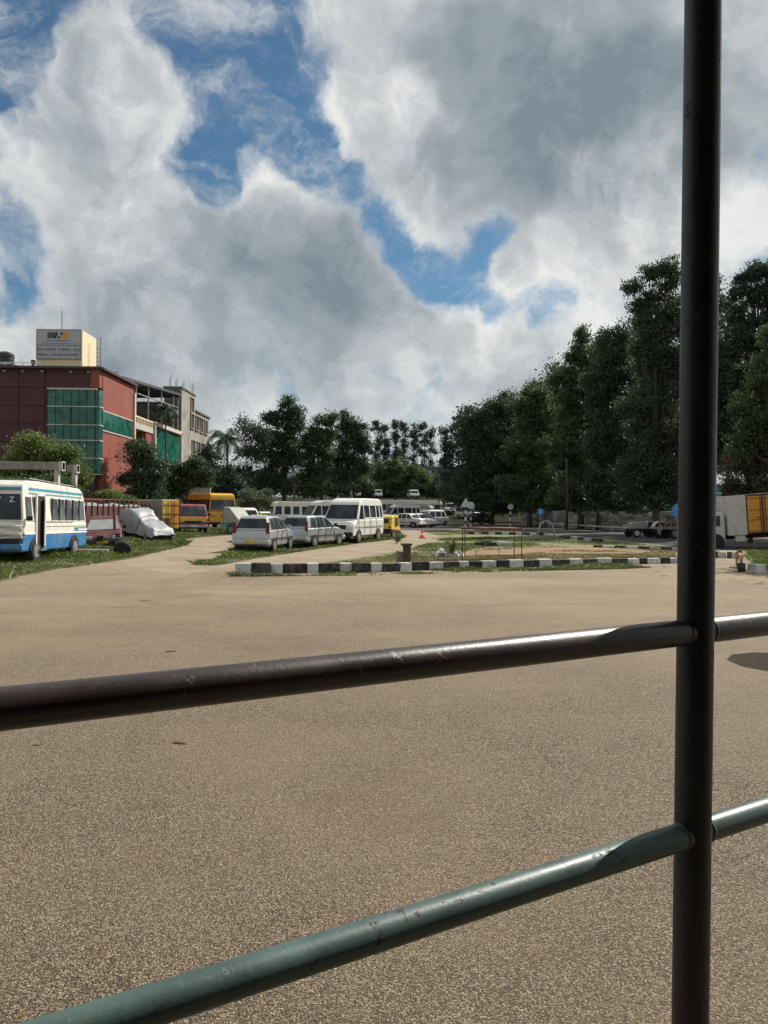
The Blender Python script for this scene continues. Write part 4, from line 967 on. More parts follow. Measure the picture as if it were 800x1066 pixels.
# ================================================================== STREET FURNITURE
def disc(mb, r, y, c=(0, 0, 0), t=.03, n=28):
    mb.lathe([(r, y-t/2), (r, y+t/2)], n, c, 'Y')
def band_post(parent, h, r=.055, x=0, y=0, nb=5, base='post'):
    root = MB(); 
    mb = MB(); nb = 6
    for k in range(nb):
        mb.use('kerb_black' if k % 2 else 'bwhite'); mb.tube([(x, y, h*k/nb), (x, y, h*(k+1)/nb)], r, 10)
    return mb.build(base, parent=parent, smooth=False)
def round_sign(label, px, d, zc, r, kind):
    x = X(px, d); z0 = height(x, d); root = empty('road_sign', (x, d, z0)); tag(root, label, 'road sign')
    zc -= z0
    if kind == 'blue':
        mb = MB(); mb.tube([(0, 0, 0), (0, 0, zc+r)], .035, 10); mb.build('post', 'chrome', root)
        mb = MB(); disc(mb, r, -.06, (0, 0, zc)); f = mb.build('sign_face', 'sign_blue', root)
        mb = MB(); y = -.082; s = r*.62
        mb.box((0, y, zc-s*.15), (s*.34, .012, s*1.5)); mb.add([(-s*.55, y-.006, zc+s*.35), (s*.0, y-.006, zc+s*1.05), (s*.17, y-.006, zc+s*.6), (-s*.17, y-.006, zc+s*.55)] + [(-s*.55, y+.006, zc+s*.35), (s*.0, y+.006, zc+s*1.05), (s*.17, y+.006, zc+s*.6), (-s*.17, y+.006, zc+s*.55)], [(0, 1, 2, 3), (7, 6, 5, 4), (0, 4, 5, 1), (1, 5, 6, 2), (2, 6, 7, 3), (3, 7, 4, 0)])
        mb.build('arrow', 'bwhite', f)
    else:
        band_post(root, zc-r*.6, .085)
        mb = MB(); disc(mb, r, -.08, (0, 0, zc)); f = mb.build('sign_face', 'bwhite' if kind == 'ring' else 'plate_w', root)
        if kind == 'ring':
            mb = MB(); mb.tube([(r*.88*math.cos(a), -.10, zc+r*.88*math.sin(a)) for a in [2*math.pi*k/28 for k in range(29)]], r*.07, 6); mb.build('rim', 'greybox', f)
            mb = MB(); mb.tube([(-r*.25, -.10, zc+r*.3), (r*.05, -.10, zc+r*.45), (r*.22, -.10, zc+r*.15), (0, -.1, zc-.02), (r*.25, -.1, zc-r*.2), (0, -.1, zc-r*.5), (-r*.28, -.1, zc-r*.32)], r*.08, 6); mb.build('pictogram', 'ink', f)
    return root
round_sign('round blue sign with a white arrow peeking out left of the dark post', 706.5, 36, 1.9, .33, 'blue')
round_sign('small round blue sign in front of the old compound wall', 563, 66, 1.75, .30, 'blue')
round_sign('round white sign on a black and white banded post under the trees', 531.7, 88, 2.25, .34, 'ring')
round_sign('plain round white sign just right of and behind the triangle sign', 490.5, 86, 2.35, .40, 'plain')
def triangle_sign():
    d = 80; x = X(485, d); root = empty('warning_sign', (x, d, 0)); tag(root, 'white triangular warning sign on a black and white banded post', 'road sign')
    band_post(root, 2.15, .09); s = .58; zc = 2.1
    mb = MB(); T = [(-s, zc), (s, zc), (0, zc+s*1.75)]; mb.prism(T, -.10, -.07); f = mb.build('sign_face', 'bwhite', root, bevel=.01)
    mb = MB(); q = [(-s*.9, -.112, zc+.05), (s*.9, -.112, zc+.05), (0, -.112, zc+s*1.6), (-s*.9, -.112, zc+.05)]
    mb.tube(q, .022, 6); mb.build('border', 'greybox', f)
    mb = MB(); mb.tube([(-s*.2, -.11, zc+.2), (0, -.11, zc+.5), (.12, -.11, zc+.3)], .03, 6); mb.build('pictogram', 'greybox', f)
triangle_sign()
# rusty table frame
def rack():
    a, b = G(482.5, 583), G(543, 582.5); d0 = 27.3; xa, xb = X(481.5, d0), X(544.5, d0); W = xb-xa
    root = empty('steel_table', ((xa+xb)/2, d0+.3, 0)); tag(root, 'rusty steel table frame with thin legs on the island', 'table')
    mb = MB(); rnd = random.Random(5); n = 10; vs = []
    for i in range(n+1):
        for j in range(4): vs.append((-W/2+W*i/n, -.32+.9*j/3, 1.19+rnd.uniform(-.012, .012)))
    mb.add(vs, [(i*4+j, (i+1)*4+j, (i+1)*4+j+1, i*4+j+1) for i in range(n) for j in range(3)]); t = mb.build('table_top', 'rust', root); s = t.modifiers.new('s', 'SOLIDIFY'); s.thickness = .07
    mb = MB()
    for y in (-.3, .55): mb.tube([(-W/2, y, 1.15), (W/2, y, 1.15)], .022, 8)
    for x in (-W/2+.02, W/2-.02): mb.tube([(x, -.3, 1.15), (x, .55, 1.15)], .022, 8)
    mb.build('frame', 'rust', root)
    for x, y in ((-W/2+.02, -.3), (W/2-.02, -.3), (-W/2+.2, .55), (W/2-.14, .55)):
        mb = MB(); mb.tube([(x, y, -.03), (x, y, 1.16)], .018, 8); mb.build('leg', 'rust', root)
rack()
# wire hoop behind the table
mb = MB(); c = G(508, 580.5); mb.tube([(.45*math.cos(a), 0, .85*math.sin(a)) for a in [math.pi*k/18 for k in range(19)]], .012, 6); o = mb.build('wire_hoop', 'rust'); o.location = (c.x, c.y, -.02); tag(o, 'thin bent wire hoop sticking out of the soil under the steel table', 'hoop')
mb = MB(); c = G(569, 558); mb.tube([(.6*math.cos(a), 0, .95*math.sin(a)+.3) for a in [R(-20+220*k/18) for k in range(19)]], .035, 6); o = mb.build('pipe_hoop', 'boxwhite'); o.location = (c.x, c.y, -.15); tag(o, 'pale bent pipe hoop beside the small blue sign', 'hoop')
# brick pillar stub
c = G(423.5, 590); root = empty('brick_pillar', (c.x, c.y, 0)); tag(root, 'short dark brick pillar stub with a flat cap behind the near kerb', 'pillar')
mb = MB(); rnd = random.Random(1)
for k in range(8): mb.box((rnd.uniform(-.01, .01), 0, .04+k*.082), (.25, .25, .076), rnd.uniform(-.04, .04))
mb.build('shaft', 'brick', root, bevel=.008)
mb = MB(); mb.box((-.01, 0, .70), (.34, .32, .075), .05); mb.build('cap', 'frame_dark', root, bevel=.01)
c = G(416.5, 589.5); mb = MB(); mb.box((0, 0, .17), (.22, .25, .36), .1); mb.box((-.02, 0, .42), (.2, .2, .12), .3, .2); o = mb.build('concrete_stub', 'stone', bevel=.02); o.location = (c.x, c.y, 0); tag(o, 'broken pale concrete stub touching the left of the brick pillar', 'stub')
c = G(431, 590); mb = MB(); mb.box((0, 0, .07), (.18, .2, .16), .4); o = mb.build('concrete_stub', 'stone', bevel=.02); o.location = (c.x, c.y, 0); tag(o, 'small broken concrete lump right of the brick pillar', 'stub')
# traffic cone
c = G(439.8, 560.4); root = empty('traffic_cone', (c.x, c.y, 0)); tag(root, 'orange red traffic cone on the dusty path', 'cone')
mb = MB(); mb.box((0, 0, .03), (.42, .42, .06)); mb.build('base', 'cone', root, bevel=.01)
mb = MB(); mb.lathe([(.17, .06), (.12, .22), (.035, .55), (.02, .56)], 18); k = mb.build('cone_body', 'cone', root)
mb = MB(); mb.lathe([(.131, .2), (.098, .33)], 18); mb.build('band', 'bwhite', k)
# young plant on the island
def sapling(label, px, py, h, mt, n=160, name='young_plant', leaf=.06, spread=.3):
    c = G(px, py); root = empty(name, (c.x, c.y, 0)); tag(root, label, 'plant')
    rnd = random.Random(int(px)); mb = MB(); cs = []
    for k in range(5):
        a = rnd.uniform(0, 6.3); q = Vector((math.cos(a)*spread*rnd.uniform(.3, 1), math.sin(a)*spread*rnd.uniform(.3, 1), h*rnd.uniform(.7, 1)))
        mb.tube([(0, 0, -.02), q*.5+Vector((0, 0, .1)), q], [.014, .01, .004], 6)
        for _ in range(n//5):
            t = rnd.uniform(.35, 1.02); cs.append(np.array(q*t)+RNG.normal(size=3)*.06)
    mb.build('stem', 'bark', root); arr_mesh('leaves', leaf_cloud(np.array(cs), leaf), 4, LG[mt], root)
sapling('young leafy plant growing out of the rubble heap', 468.5, 581, .78, 2, 220)
sapling('knee high weed on the dusty path side left of the van wheel', 413, 566, .5, 1, 140)

# dog ------------------------------------------------------------------
def dog():
    c = G(773.5, 591); root = empty('dog', (c.x, c.y+.25, 0), R(248)); tag(root, 'tan stray dog with its head down by the end of the painted kerb', 'dog')
    # local +x = nose direction
    J = [((-.26, 0, .47), .095), ((-.10, 0, .48), .088), ((.10, 0, .47), .105), ((.24, 0, .48), .095), ((.36, .0, .42), .058), ((.46, .0, .33), .055), ((.54, 0, .27), .04), ((.61, 0, .22), .026)]
    E = [(i, i+1) for i in range(7)]
    def leg(root_i, pts):
        prev = root_i
        for p, r in pts:
            J.append((p, r)); E.append((prev, len(J)-1)); prev = len(J)-1
    for s in (-1, 1):
        o = .03*s
        leg(3, [((.24, s*.07, .38), .05), ((.22+o, s*.075, .24), .032), ((.24+o, s*.075, .10), .021), ((.24+o, s*.075, .025), .022), ((.29+o, s*.075, .02), .02)])
        leg(0, [((-.27, s*.07, .40), .062), ((-.20-o, s*.075, .29), .045), ((-.33-o, s*.075, .17), .025), ((-.31-o, s*.075, .03), .021), ((-.26-o, s*.075, .02), .02)])
    leg(0, [((-.35, 0, .50), .022), ((-.43, 0, .44), .017), ((-.47, .02, .33), .014), ((-.46, .03, .25), .009)])
    me = bpy.data.meshes.new('body'); me.from_pydata([j[0] for j in J], E, []); o = link('body', me, root); me.materials.append(M['fur'])
    sk = o.modifiers.new('skin', 'SKIN'); 
    for i, v in enumerate(me.skin_vertices[0].data): v.radius = (J[i][1], J[i][1]*.92); v.use_root = (i == 2)
    sb = o.modifiers.new('sub', 'SUBSURF'); sb.levels = 2; sb.render_levels = 2
    for s in (-1, 1):
        mb = MB(); mb.add([(.42, s*.03, .385), (.47, s*.045, .375), (.42, s*.085, .325), (.435, s*.05, .36), (.44, s*.04, .35)], [(0, 1, 2), (0, 2, 4), (1, 4, 2), (0, 4, 1)]); mb.build('ear', 'fur', root)
        mb = MB(); mb.lathe([(.002, -.008), (.009, 0), (.002, .008)], 8, (.525, s*.032, .305)); mb.build('eye', 'ink', root)
    mb = MB(); mb.lathe([(.004, -.014), (.016, 0), (.004, .014)], 8, (.635, 0, .205)); mb.build('nose', 'ink', root)
dog()

# ================================================================== BUILDINGS
def red_building():
    d0 = 55; x1 = X(103.5, d0); x0 = x1-24; ztop = 11.6; root = empty('red_building', (x1, d0, 0)); tag(root, 'deep red office building with green glass corner on the left', 'building')
    D = 7.4
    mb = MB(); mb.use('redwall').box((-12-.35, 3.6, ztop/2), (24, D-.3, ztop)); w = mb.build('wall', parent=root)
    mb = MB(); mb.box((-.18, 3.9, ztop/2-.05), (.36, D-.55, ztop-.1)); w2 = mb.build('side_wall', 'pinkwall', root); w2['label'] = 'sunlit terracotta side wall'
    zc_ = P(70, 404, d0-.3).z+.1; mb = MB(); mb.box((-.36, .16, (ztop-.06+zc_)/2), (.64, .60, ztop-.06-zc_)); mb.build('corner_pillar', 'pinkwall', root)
    # parapet cap
    mb = MB(); mb.box((-12.1, -.08, ztop+.06), (24.6, .5, .16)); mb.box((.02, D/2, ztop+.04), (.5, D+.3, .16)); mb.build('parapet_cap', 'frame_dark', root)
    mb = MB(); mb.box((.03, D-.08, ztop/2-.3), (.22, .3, ztop-.6)); mb.build('end_trim', 'trim', root)
    # green curtain glass front: px 48..98, y404..(495)
    gx0 = X(48.5, d0-.3)-x1; gx1 = X(97.5, d0-.3)-x1; zt = P(70, 404.5, d0-.3).z
    rows = [(zt, P(70, 423.5, d0).z), (P(70, 423.5, d0).z, P(70, 442.5, d0).z), (P(70, 442.5, d0).z, P(70, 458.5, d0).z), (P(70, 458.5, d0).z, P(70, 477, d0).z), (P(70, 477, d0).z, P(70, 493.5, d0).z)]
    cols = 6; cw = (gx1-gx0)/cols
    for r_, (za, zb) in enumerate(rows):
        for k in range(cols):
            mb = MB(); cx = gx0+cw*(k+.5); tilt = .0
            mb.box((cx, -.24+(-.12 if (r_ == 1 and k == 2) else 0), (za+zb)/2), (cw-.05, .06, za-zb-.08), 0)
            mb.build('glass_pane', 'greenglass', root)
        mb = MB(); mb.box(((gx1-.02)/2+.03, .12, (za+zb)/2), (-gx1-.06, .62, za-zb-.08)); mb.build('glass_pane', 'greenglass', root)
    mb = MB(); mb.box(((gx0+gx1)/2, -.16, (zt+rows[-1][1])/2), (gx1-gx0+.1, .1, zt-rows[-1][1])); mb.build('glazing_backing', 'frame_dark', root)
    mb = MB()
    for za, zb in rows: mb.box(((gx0+gx1)/2+.05, -.25, zb), (gx1-gx0+.2, .12, .07)); mb.box((gx1/2+.02, .14, zb), (-gx1+.08, .72, .07))
    mb.box(((gx0+gx1)/2+.05, -.25, zt), (gx1-gx0+.2, .14, .12)); mb.build('glazing_bar', 'trim', root)
    # ground floor recess
    mb = MB(); mb.box((-2.2, -.14, 1.5), (3.6, .1, 3.0)); mb.build('ground_opening', 'frame_dark', root)
    # ribbon window on the side wall
    mb = MB(); y0 = .35; y1 = D-.5; za, zb = P(110, 430, 56.5).z, P(110, 449, 56.5).z
    n = 6
    for k in range(n):
        mb = MB(); ya = y0+(y1-y0)*k/n; mb.box((.012, ya+(y1-y0)/n/2, (za+zb)/2), (.05, (y1-y0)/n-.06, za-zb)); mb.build('ribbon_window', 'greenglass', root)
    mb = MB(); mb.box((.03, (y0+y1)/2, za+.04), (.08, y1-y0, .08)); mb.box((.03, (y0+y1)/2, zb-.04), (.08, y1-y0, .08)); mb.build('window_sill', 'trim', root)
    # cladding joints on the front
    mb = MB()
    for z in np.arange(1.2, 11.5, 1.3): mb.box(((-24+gx0)/2, .0, z), (24+gx0, .04, .02))
    for x in np.arange(-23, gx0-.3, 1.9): mb.box((x, .0, 5.8), (.02, .042, 11.4))
    mb.build('cladding_joint', 'redwall', root)
    # floodlights under the cap
    for px in (5, 24, 44, 74, 92):
        xx = X(px, d0)-x1; mb = MB(); mb.box((xx, -.22, ztop-.25), (.16, .18, .12), 0, .0); mb.tube([(xx, 0, ztop-.15), (xx, -.2, ztop-.2)], .02, 6); mb.build('floodlight', 'stone', root)
    # roof railing, left part
    mb = MB(); xa, xb = X(-20, d0)-x1, X(35, d0)-x1
    mb.tube([(xa, .8, ztop+.55), (xb, .8, ztop+.55)], .03, 6)
    for k in range(7): x = xa+(xb-xa)*k/6; mb.tube([(x, .8, ztop), (x, .8, ztop+.55)], .025, 6)
    mb.build('roof_railing', 'bwhite', root)
    return root, x1, d0, ztop
rb, rx1, rd0, rzt = red_building()
def sign_block():
    d = 57; xa, xb = X(36.2, d), X(84, d); z1 = P(60, 343.5, d).z; z0 = rzt; root = empty('rooftop_sign_block', ((xa+xb)/2, d, z0)); tag(root, 'cream rooftop block faced with a grey sign on the red building', 'sign block')
    w = xb-xa; h = z1-z0; D = 2.9
    mb = MB(); mb.box((0, D/2, h/2), (w, D, h)); mb.build('block_wall', 'cream_wall', root, bevel=.02)
    zs = P(60, 373.5, d).z-z0
    mb = MB(); mb.box((0, -.04, (zs+h)/2+.02), (w*.97, .06, h-zs)); f = mb.build('sign_face', 'sign_grey', root)
    mb = MB(); sx = lambda px: X(px, d)-(xa+xb)/2; sz = lambda py: P(60, py, d).z-z0
    # logo: dark block, slash, orange block
    def quad(m_, pts, nm):
        mb = MB(); n = len(pts); y = -.078; mb.add([(a, y, b) for a, b in pts]+[(a, y+.012, b) for a, b in pts], [tuple(range(n)), tuple(range(2*n-1, n-1, -1))]+[(k, (k+1) % n, n+(k+1) % n, n+k) for k in range(n)]); mb.build(nm, m_, f)
    quad('sign_dark', [(sx(48), sz(346)), (sx(59), sz(346)), (sx(57), sz(352.2)), (sx(48), sz(352.2))], 'logo')
    quad('ink', [(sx(57.6), sz(346.6)), (sx(59), sz(346)), (sx(57), sz(352.2)), (sx(55.6), sz(352.2))], 'logo')
    quad('ink', [(sx(62.2), sz(346)), (sx(64.4), sz(346)), (sx(63.8), sz(348.8)), (sx(61.6), sz(348.8))], 'logo')
    quad('ink', [(sx(59.2), sz(350)), (sx(61.6), sz(350)), (sx(61.2), sz(352.2)), (sx(58.9), sz(352.2))], 'logo')
    quad('sign_orange', [(sx(64), sz(346)), (sx(71.5), sz(346)), (sx(71), sz(352.4)), (sx(62.5), sz(352.4)), (sx(63.6), sz(349.6))], 'logo')
    # rows of small lettering too far away to read: strokes of letter size
    rnd = random.Random(12)
    def row(pxa, pxb, py, hh, wd, gaps, bold, nm):
        mb = MB(); x = sx(pxa); X1 = sx(pxb); k = 0
        while x < X1:
            if rnd.random() > gaps:
                hgt = hh*rnd.uniform(.75, 1); kind = rnd.choice('abcd')
                zc = sz(py)
                if kind in 'ac': mb.box((x, -.08, zc), (bold, .012, hgt))
                if kind in 'bc': mb.box((x+wd*.3, -.081, zc+rnd.choice((-1, 0, 1))*hgt*.4), (wd*.6, .012, bold))
                if kind == 'd': mb.box((x+wd*.3, -.082, zc), (bold, .012, hgt), 0, rnd.uniform(-.5, .5)); mb.box((x+wd*.3, -.0785, zc-hgt*.35), (wd*.5, .012, bold))
                if kind in 'ab': mb.box((x+wd*.6, -.083, zc), (bold, .012, hgt))
            x += wd*1.05
        mb.build(nm, 'ink', f)
    row(48, 71, 354.6, .05, .07, .1, .03, 'lettering'); row(42, 78, 357.5, .035, .07, .1, .02, 'lettering')
    row(38, 81.5, 363.8, .22, .17, .13, .035, 'lettering'); row(38.5, 81, 369.2, .17, .15, .15, .03, 'lettering')
    mb = MB(); mb.box((0, -.076, sz(359.5)), (w*.96, .012, .03)); mb.build('divider_line', 'frame_dark', f)
    mb = MB(); c_ = h+.0
    for p, q in (((-w*.485, (zs+h)/2), (.05, h-zs)), ((w*.485, (zs+h)/2), (.05, h-zs)), ((0, zs), (w*.98, .05)), ((0, h+.02), (w*.98, .05))): mb.box((p[0], -.06, p[1]), (q[0], .07, q[1]))
    mb.build('sign_frame', 'stone', f)
    # ladder at the right rear
    mb = MB(); lx = w/2+.42
    for s in (0, .28): mb.tube([(lx+s, D*.6, 0), (lx+s, D*.6, h-.15+s*.2)], .022, 6)
    for k in range(7): mb.tube([(lx, D*.6, .3+k*.32), (lx+.28, D*.6, .3+k*.32)], .018, 6)
    mb.build('ladder', 'frame_dark', root)
sign_block()
def mast(label, px, d, z0, z1, r=.03, arms=()):
    x = X(px, d); mb = MB(); mb.tube([(0, 0, 0), (0, 0, z1-z0)], r, 6)
    for z, w in arms: mb.tube([(-w, 0, z), (w*.6, 0, z)], r*.6, 6)
    o = mb.build('antenna_mast', 'frame_dark'); o.location = (x, d, z0); tag(o, label, 'antenna')
mast('thin lightning rod standing behind the rooftop sign block', 62.5, 60.5, rzt, P(62, 323, 60.5).z, .025)
mast('low television aerial on the edge of the red building roof', 119.5, 60.3, rzt, P(119, 386.5, 60.3).z, .022, ((.65, .5), (.5, .35), (.75, .4)))
# water tank on the red roof
x = X(1, 57); root = empty('water_tank', (x, 57.5, rzt)); tag(root, 'black round water tank on a white stand at the left end of the red roof', 'water tank')
mb = MB(); mb.lathe([(.55, .75), (.6, .8), (.6, 1.1), (.56, 1.15), (.6, 1.2), (.6, 1.45), (.45, 1.6), (.15, 1.68)], 24); mb.build('tank', 'teal_tank', root)
mb = MB(); mb.box((0, 0, .66), (1.4, 1.3, .14)); mb.box((.1, 0, .3), (1.0, 1.0, .56)); mb.build('stand', 'plaster', root, bevel=.02)
x = X(33, 56); mb = MB(); mb.box((0, 0, .25), (.22, .22, .3)); mb.box((0, 0, .62), (.24, .24, .3)); mb.tube([(0, 0, 0), (0, 0, .8)], .05, 8); o = mb.build('roof_vent', 'frame_dark'); o.location = (x, 56, rzt); tag(o, 'small black vent left of the rooftop sign block', 'vent')
# pergola beam in front of the tree
def pergola():
    d = 41; root = empty('concrete_gantry', (X(60, d), d, 0)); tag(root, 'grey concrete beam gantry on posts behind the blue minibus', 'gantry'); bx = X(60, d)
    z = P(40, 485, d).z; xa, xb = X(-60, d)-bx, X(66, d)-bx
    mb = MB(); mb.box(((xa+xb)/2, 0, z), (xb-xa, .35, .42)); mb.build('beam', 'concrete', root, bevel=.02)
    xc = X(81, d+3)-bx; mb = MB(); mb.box(((xb-1+xc)/2, 3, z+.02), (xc-xb+1, .35, .40)); mb.build('beam', 'concrete', root, bevel=.02)
    mb = MB(); mb.box((xb-.1, -.0, z), (.2, .42, .5)); mb.box((xc-.1, 3, z), (.2, .42, .48)); mb.build('beam_end', 'trim', root)
    for xx, yy in ((xb-.35, 0), (xc-.2, 3), (xa+.4, 0), ((xa+xb)/2-1, 0)):
        mb = MB(); mb.box((xx, yy, (z-.2)/2), (.22, .26, z-.22)); mb.build('post', 'trim', root)
    mb = MB()
    for k in range(9): mb.box((xa+(xb-xa)*k/8.5+.3, -.185, z+.03), (.05, .02, .07))
    mb.build('drain_slot', 'frame_dark', root)
pergola()
# terrace building behind
def terrace_building():
    Xw = X(131, 62.3); root = empty('terrace_building', (Xw, 62.5, 0)); tag(root, 'terraced building with a dark steel canopy right of the red building', 'building')
    y0, y1 = 0.15, 16.0; ym = 6.8
    zA = P(134, 436, 62.8).z; zB = 9.35
    mb = MB(); mb.box((-5, (y0+ym)/2, zA/2-1.1), (8, ym-y0, zA-2.2)); mb.build('wall', 'pinkwall', root)
    mb = MB(); mb.box((-4.6, (y0+ym)/2, zA-.35), (9.4, ym-y0, .5)); sl = mb.build('terrace_slab', 'plaster', root)
    mb = MB()
    for k in range(14): mb.box((.04, y0+.3+k*.46, zA+.12), (.1, .1, .52))
    mb.box((.04, (y0+ym)/2, zA+.42), (.16, ym-y0, .12)); mb.build('balustrade', 'cream_wall', root)
    mb = MB(); mb.box((-2.0, 5.8, zA-1.4), (4.0, 1.9, 2.8)); mb.build('bay_wall', 'pinkwall', root)
    # glazed block
    mb = MB(); mb.box((-4, (ym+y1)/2, zB/2), (8, y1-ym, zB)); mb.build('glazed_block', 'concrete_d', root)
    nk = 5; L = y1-ym-.5
    for k in range(nk):
        for j, (za, zb) in enumerate(((5.9, 8.95), (2.8, 5.8))):
            mb = MB(); mb.box((.03, ym+.35+L*(k+.5)/nk-.1, (za+zb)/2), (.06, L/nk-.07, zb-za)); mb.build('glass_pane', 'greenglass', root)
    mb = MB(); mb.box((.08, (ym+y1)/2, zB-.05), (.4, y1-ym+.2, .35)); mb.box((.08, y1-.1, zB/2), (.4, .3, zB)); mb.box((.08, ym+.1, zB/2+2), (.4, .3, zB-4)); mb.build('frame_trim', 'trim', root)
    # rear rooms on the terrace
    mb = MB(); mb.box((-6.5, 5.5, zA+.8), (3.5, 6, 1.6)); mb.build('terrace_room', 'plaster', root)
    mb = MB(); mb.box((-4.72, 5.0, zA+.75), (.06, 1.0, 1.4)); mb.box((-6.4, 2.46, zA+.75), (.8, .06, 1.4)); mb.build('doorway', 'frame_dark', root)
    mb = MB(); mb.box((-.8, 1.3, zA+.7), (.9, .9, .9)); mb.build('terrace_cabin', 'cream_wall', root)
    # steel canopy
    za, zb = P(124, 394.5, 62).z, P(186, 409.5, 77.8).z
    mb = MB(); T = .22; xo, xi = .25, -8
    vs = [(xo, -1.8, za), (xo, 15.6, zb), (xi, 15.6, zb-.2), (xi, -1.8, za-.2)]
    mb.add([(a, b, c-T) for a, b, c in vs]+vs, [(0, 1, 2, 3), (7, 6, 5, 4), (0, 4, 5, 1), (1, 5, 6, 2), (2, 6, 7, 3), (3, 7, 4, 0)]); cn = mb.build('canopy', 'steel_roof', root)
    mb = MB()
    for k in range(9):
        y = -1.6+k*2.1; t = (y+1.8)/17.4; z = za+(zb-za)*t-T-.12; mb.box((-3.8, y, z-.08), (7.9, .1, .14), 0, R(-1.4))
    mb.build('rafter', 'steel_roof', cn)
    for k, y in enumerate((2.2, 5.6, 9.6, 13.6, 15.4)):
        t = (y+1.8)/17.4; z = za+(zb-za)*t-T; b_ = zA if y < ym else zB
        for x in ((-.05,) if k not in (0,) else (-.05, -3.0)): 
            mb = MB(); mb.tube([(x, y, b_-.05), (x, y, z+.05)], .07, 8); mb.build('canopy_column', 'chrome', root)
    mb = MB(); mb.tube([(-.05, 2.2, zA+2.4), (-.05, 15.4, zB+2.5)], .05, 6); mb.build('tie_rail', 'chrome', root)
    # dark shaft
    mb = MB(); mb.box((-3.5, 9.8, zB+2.0), (.9, .9, 4)); mb.build('stair_shaft', 'concrete_d', root)
    return Xw
TX = terrace_building()
def concrete_building():
    y0 = 79; Xc = X(188, y0); root = empty('concrete_building', (Xc, y0, 0)); tag(root, 'unplastered stepped concrete building with small dark windows', 'building')
    z1 = P(190, 404, y0).z; yA = 5.6; z2 = P(204, 428, y0+yA).z; yB = 12.5
    mb = MB(); mb.box((-.9, yA/2, z1/2), (1.8, yA, z1)); mb.box((-5.9, yA/2, 6.2), (8.2, yA, 12.4)); mb.box((-5, (yA+yB)/2, z2/2), (9.99, yB-yA, z2)); mb.build('wall', 'concrete', root)
    mb = MB(); mb.box((-.92, -.03, z1/2), (1.7, .08, z1-.1)); mb.box((-5.9, -.03, 6.2), (8.1, .08, 12.3)); fs_ = mb.build('shaded_front_wall', 'concrete_d', root)  # front face in darker concrete, its shade put into the colour
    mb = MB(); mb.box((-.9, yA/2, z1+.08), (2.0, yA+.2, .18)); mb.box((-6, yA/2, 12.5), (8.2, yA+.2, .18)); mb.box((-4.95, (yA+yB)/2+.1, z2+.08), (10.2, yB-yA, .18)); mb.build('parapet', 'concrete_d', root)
    wins = [(4.2, 12.8, 1.2, 1.5)] + [(4.2+2.15*k, 11.1, 1.25, 1.5) for k in range(4)] + [(4.9+2.3*k, 8.3, 1.25, 1.5) for k in range(3)] + [(2.0+2.4*k, 5.2, 1.2, 1.4) for k in range(4)]
    for y, z, w, h in wins:
        mb = MB(); mb.box((.015, y, z), (.06, w, h)); wo = mb.build('window', 'dark', root)
        mb = MB()
        for s in (-1, 1): mb.box((.05, y+s*w/2, z), (.14, .1, h+.2))
        mb.box((.05, y, z+h/2+.05), (.2, w+.3, .1)); mb.box((.05, y, z-h/2-.05), (.2, w+.3, .1)); mb.build('frame', 'concrete', wo)
    mb = MB()
    for x, y in ((-1.4, .4), (-1.2, 2), (-1.0, 4), (-.3, 5.3)):
        for k in range(3): mb.tube([(x+.08*k, y, z1), (x+.1*k, y, z1+1.1+.2*k)], .02, 5)
    mb.build('rebar', 'rust', root)
concrete_building()
# compound wall pieces at left-centre
def wall_run(name, label, a, b, h, mt, t=.25, z=0, cap=True, cat='wall'):
    a, b = Vector(a), Vector(b); d = b-a; root = empty(name, ((a.x+b.x)/2, (a.y+b.y)/2, z), math.atan2(d.y, d.x)); tag(root, label, cat); L = d.length
    mb = MB(); mb.box((0, 0, h/2), (L, t, h)); mb.build('wall_panel', mt, root)
    if cap:
        mb = MB(); mb.box((0, 0, h+.04), (L+.05, t+.1, .09)); mb.build('coping', mt, root)
        for k in range(int(L/3)+1):
            mb = MB(); mb.box((-L/2+k*3, -t/2-.03, h/2), (.3, .1, h-.05)); mb.build('pier', mt, root)
    return root
wall_run('compound_wall', 'grey white compound wall left of the yellow bus', (X(176, 74), 74), (X(219, 74), 74), 3.6, 'plaster')
wall_run('compound_wall', 'low brown wall at the foot of the red building side', (X(122, 57), 57), (X(142, 58.5), 58.5), 2.9, 'trim', cap=False)
# far building
def far_building():
    d = 186; xa, xb = X(372, d), X(500, d); z0 = 4.2; z1 = P(460, 487.5, d).z-z0; root = empty('far_building', ((xa+xb)/2, d, z0)); tag(root, 'long grey three storey building far behind the lot', 'building'); w = xb-xa
    mb = MB(); mb.box((0, 5, z1/2), (w, 10, z1)); mb.build('wall', 'plaster', root)
    mb = MB(); mb.box((0, 4.9, z1+.2), (w+1.4, 11, .5)); mb.build('roof_slab', 'concrete_d', root)
    mb = MB()
    for z in (z1*.36, z1*.68): mb.box((0, -.25, z), (w+.2, .6, .35))
    mb.build('floor_band', 'trim', root)
    mb = MB()
    for k in range(8): mb.box((-w/2+.2+k*(w-.4)/7, -.12, z1/2), (.35, .3, z1-.4))
    mb.build('pilaster', 'concrete', root)
    for zc in (z1*.2, z1*.52, z1*.84):
        for k in range(7):
            x = -w/2+.2+(k+.5)*(w-.4)/7; mb = MB(); mb.box((x, -.02, zc), (2.2, .12, 1.5)); wo = mb.build('window', 'glass', root)
            mb = MB(); mb.box((x, -.1, zc), (.08, .06, 1.5)); mb.box((x, -.1, zc-.82), (2.5, .2, .12)); mb.build('frame', 'trim', wo)
far_building()
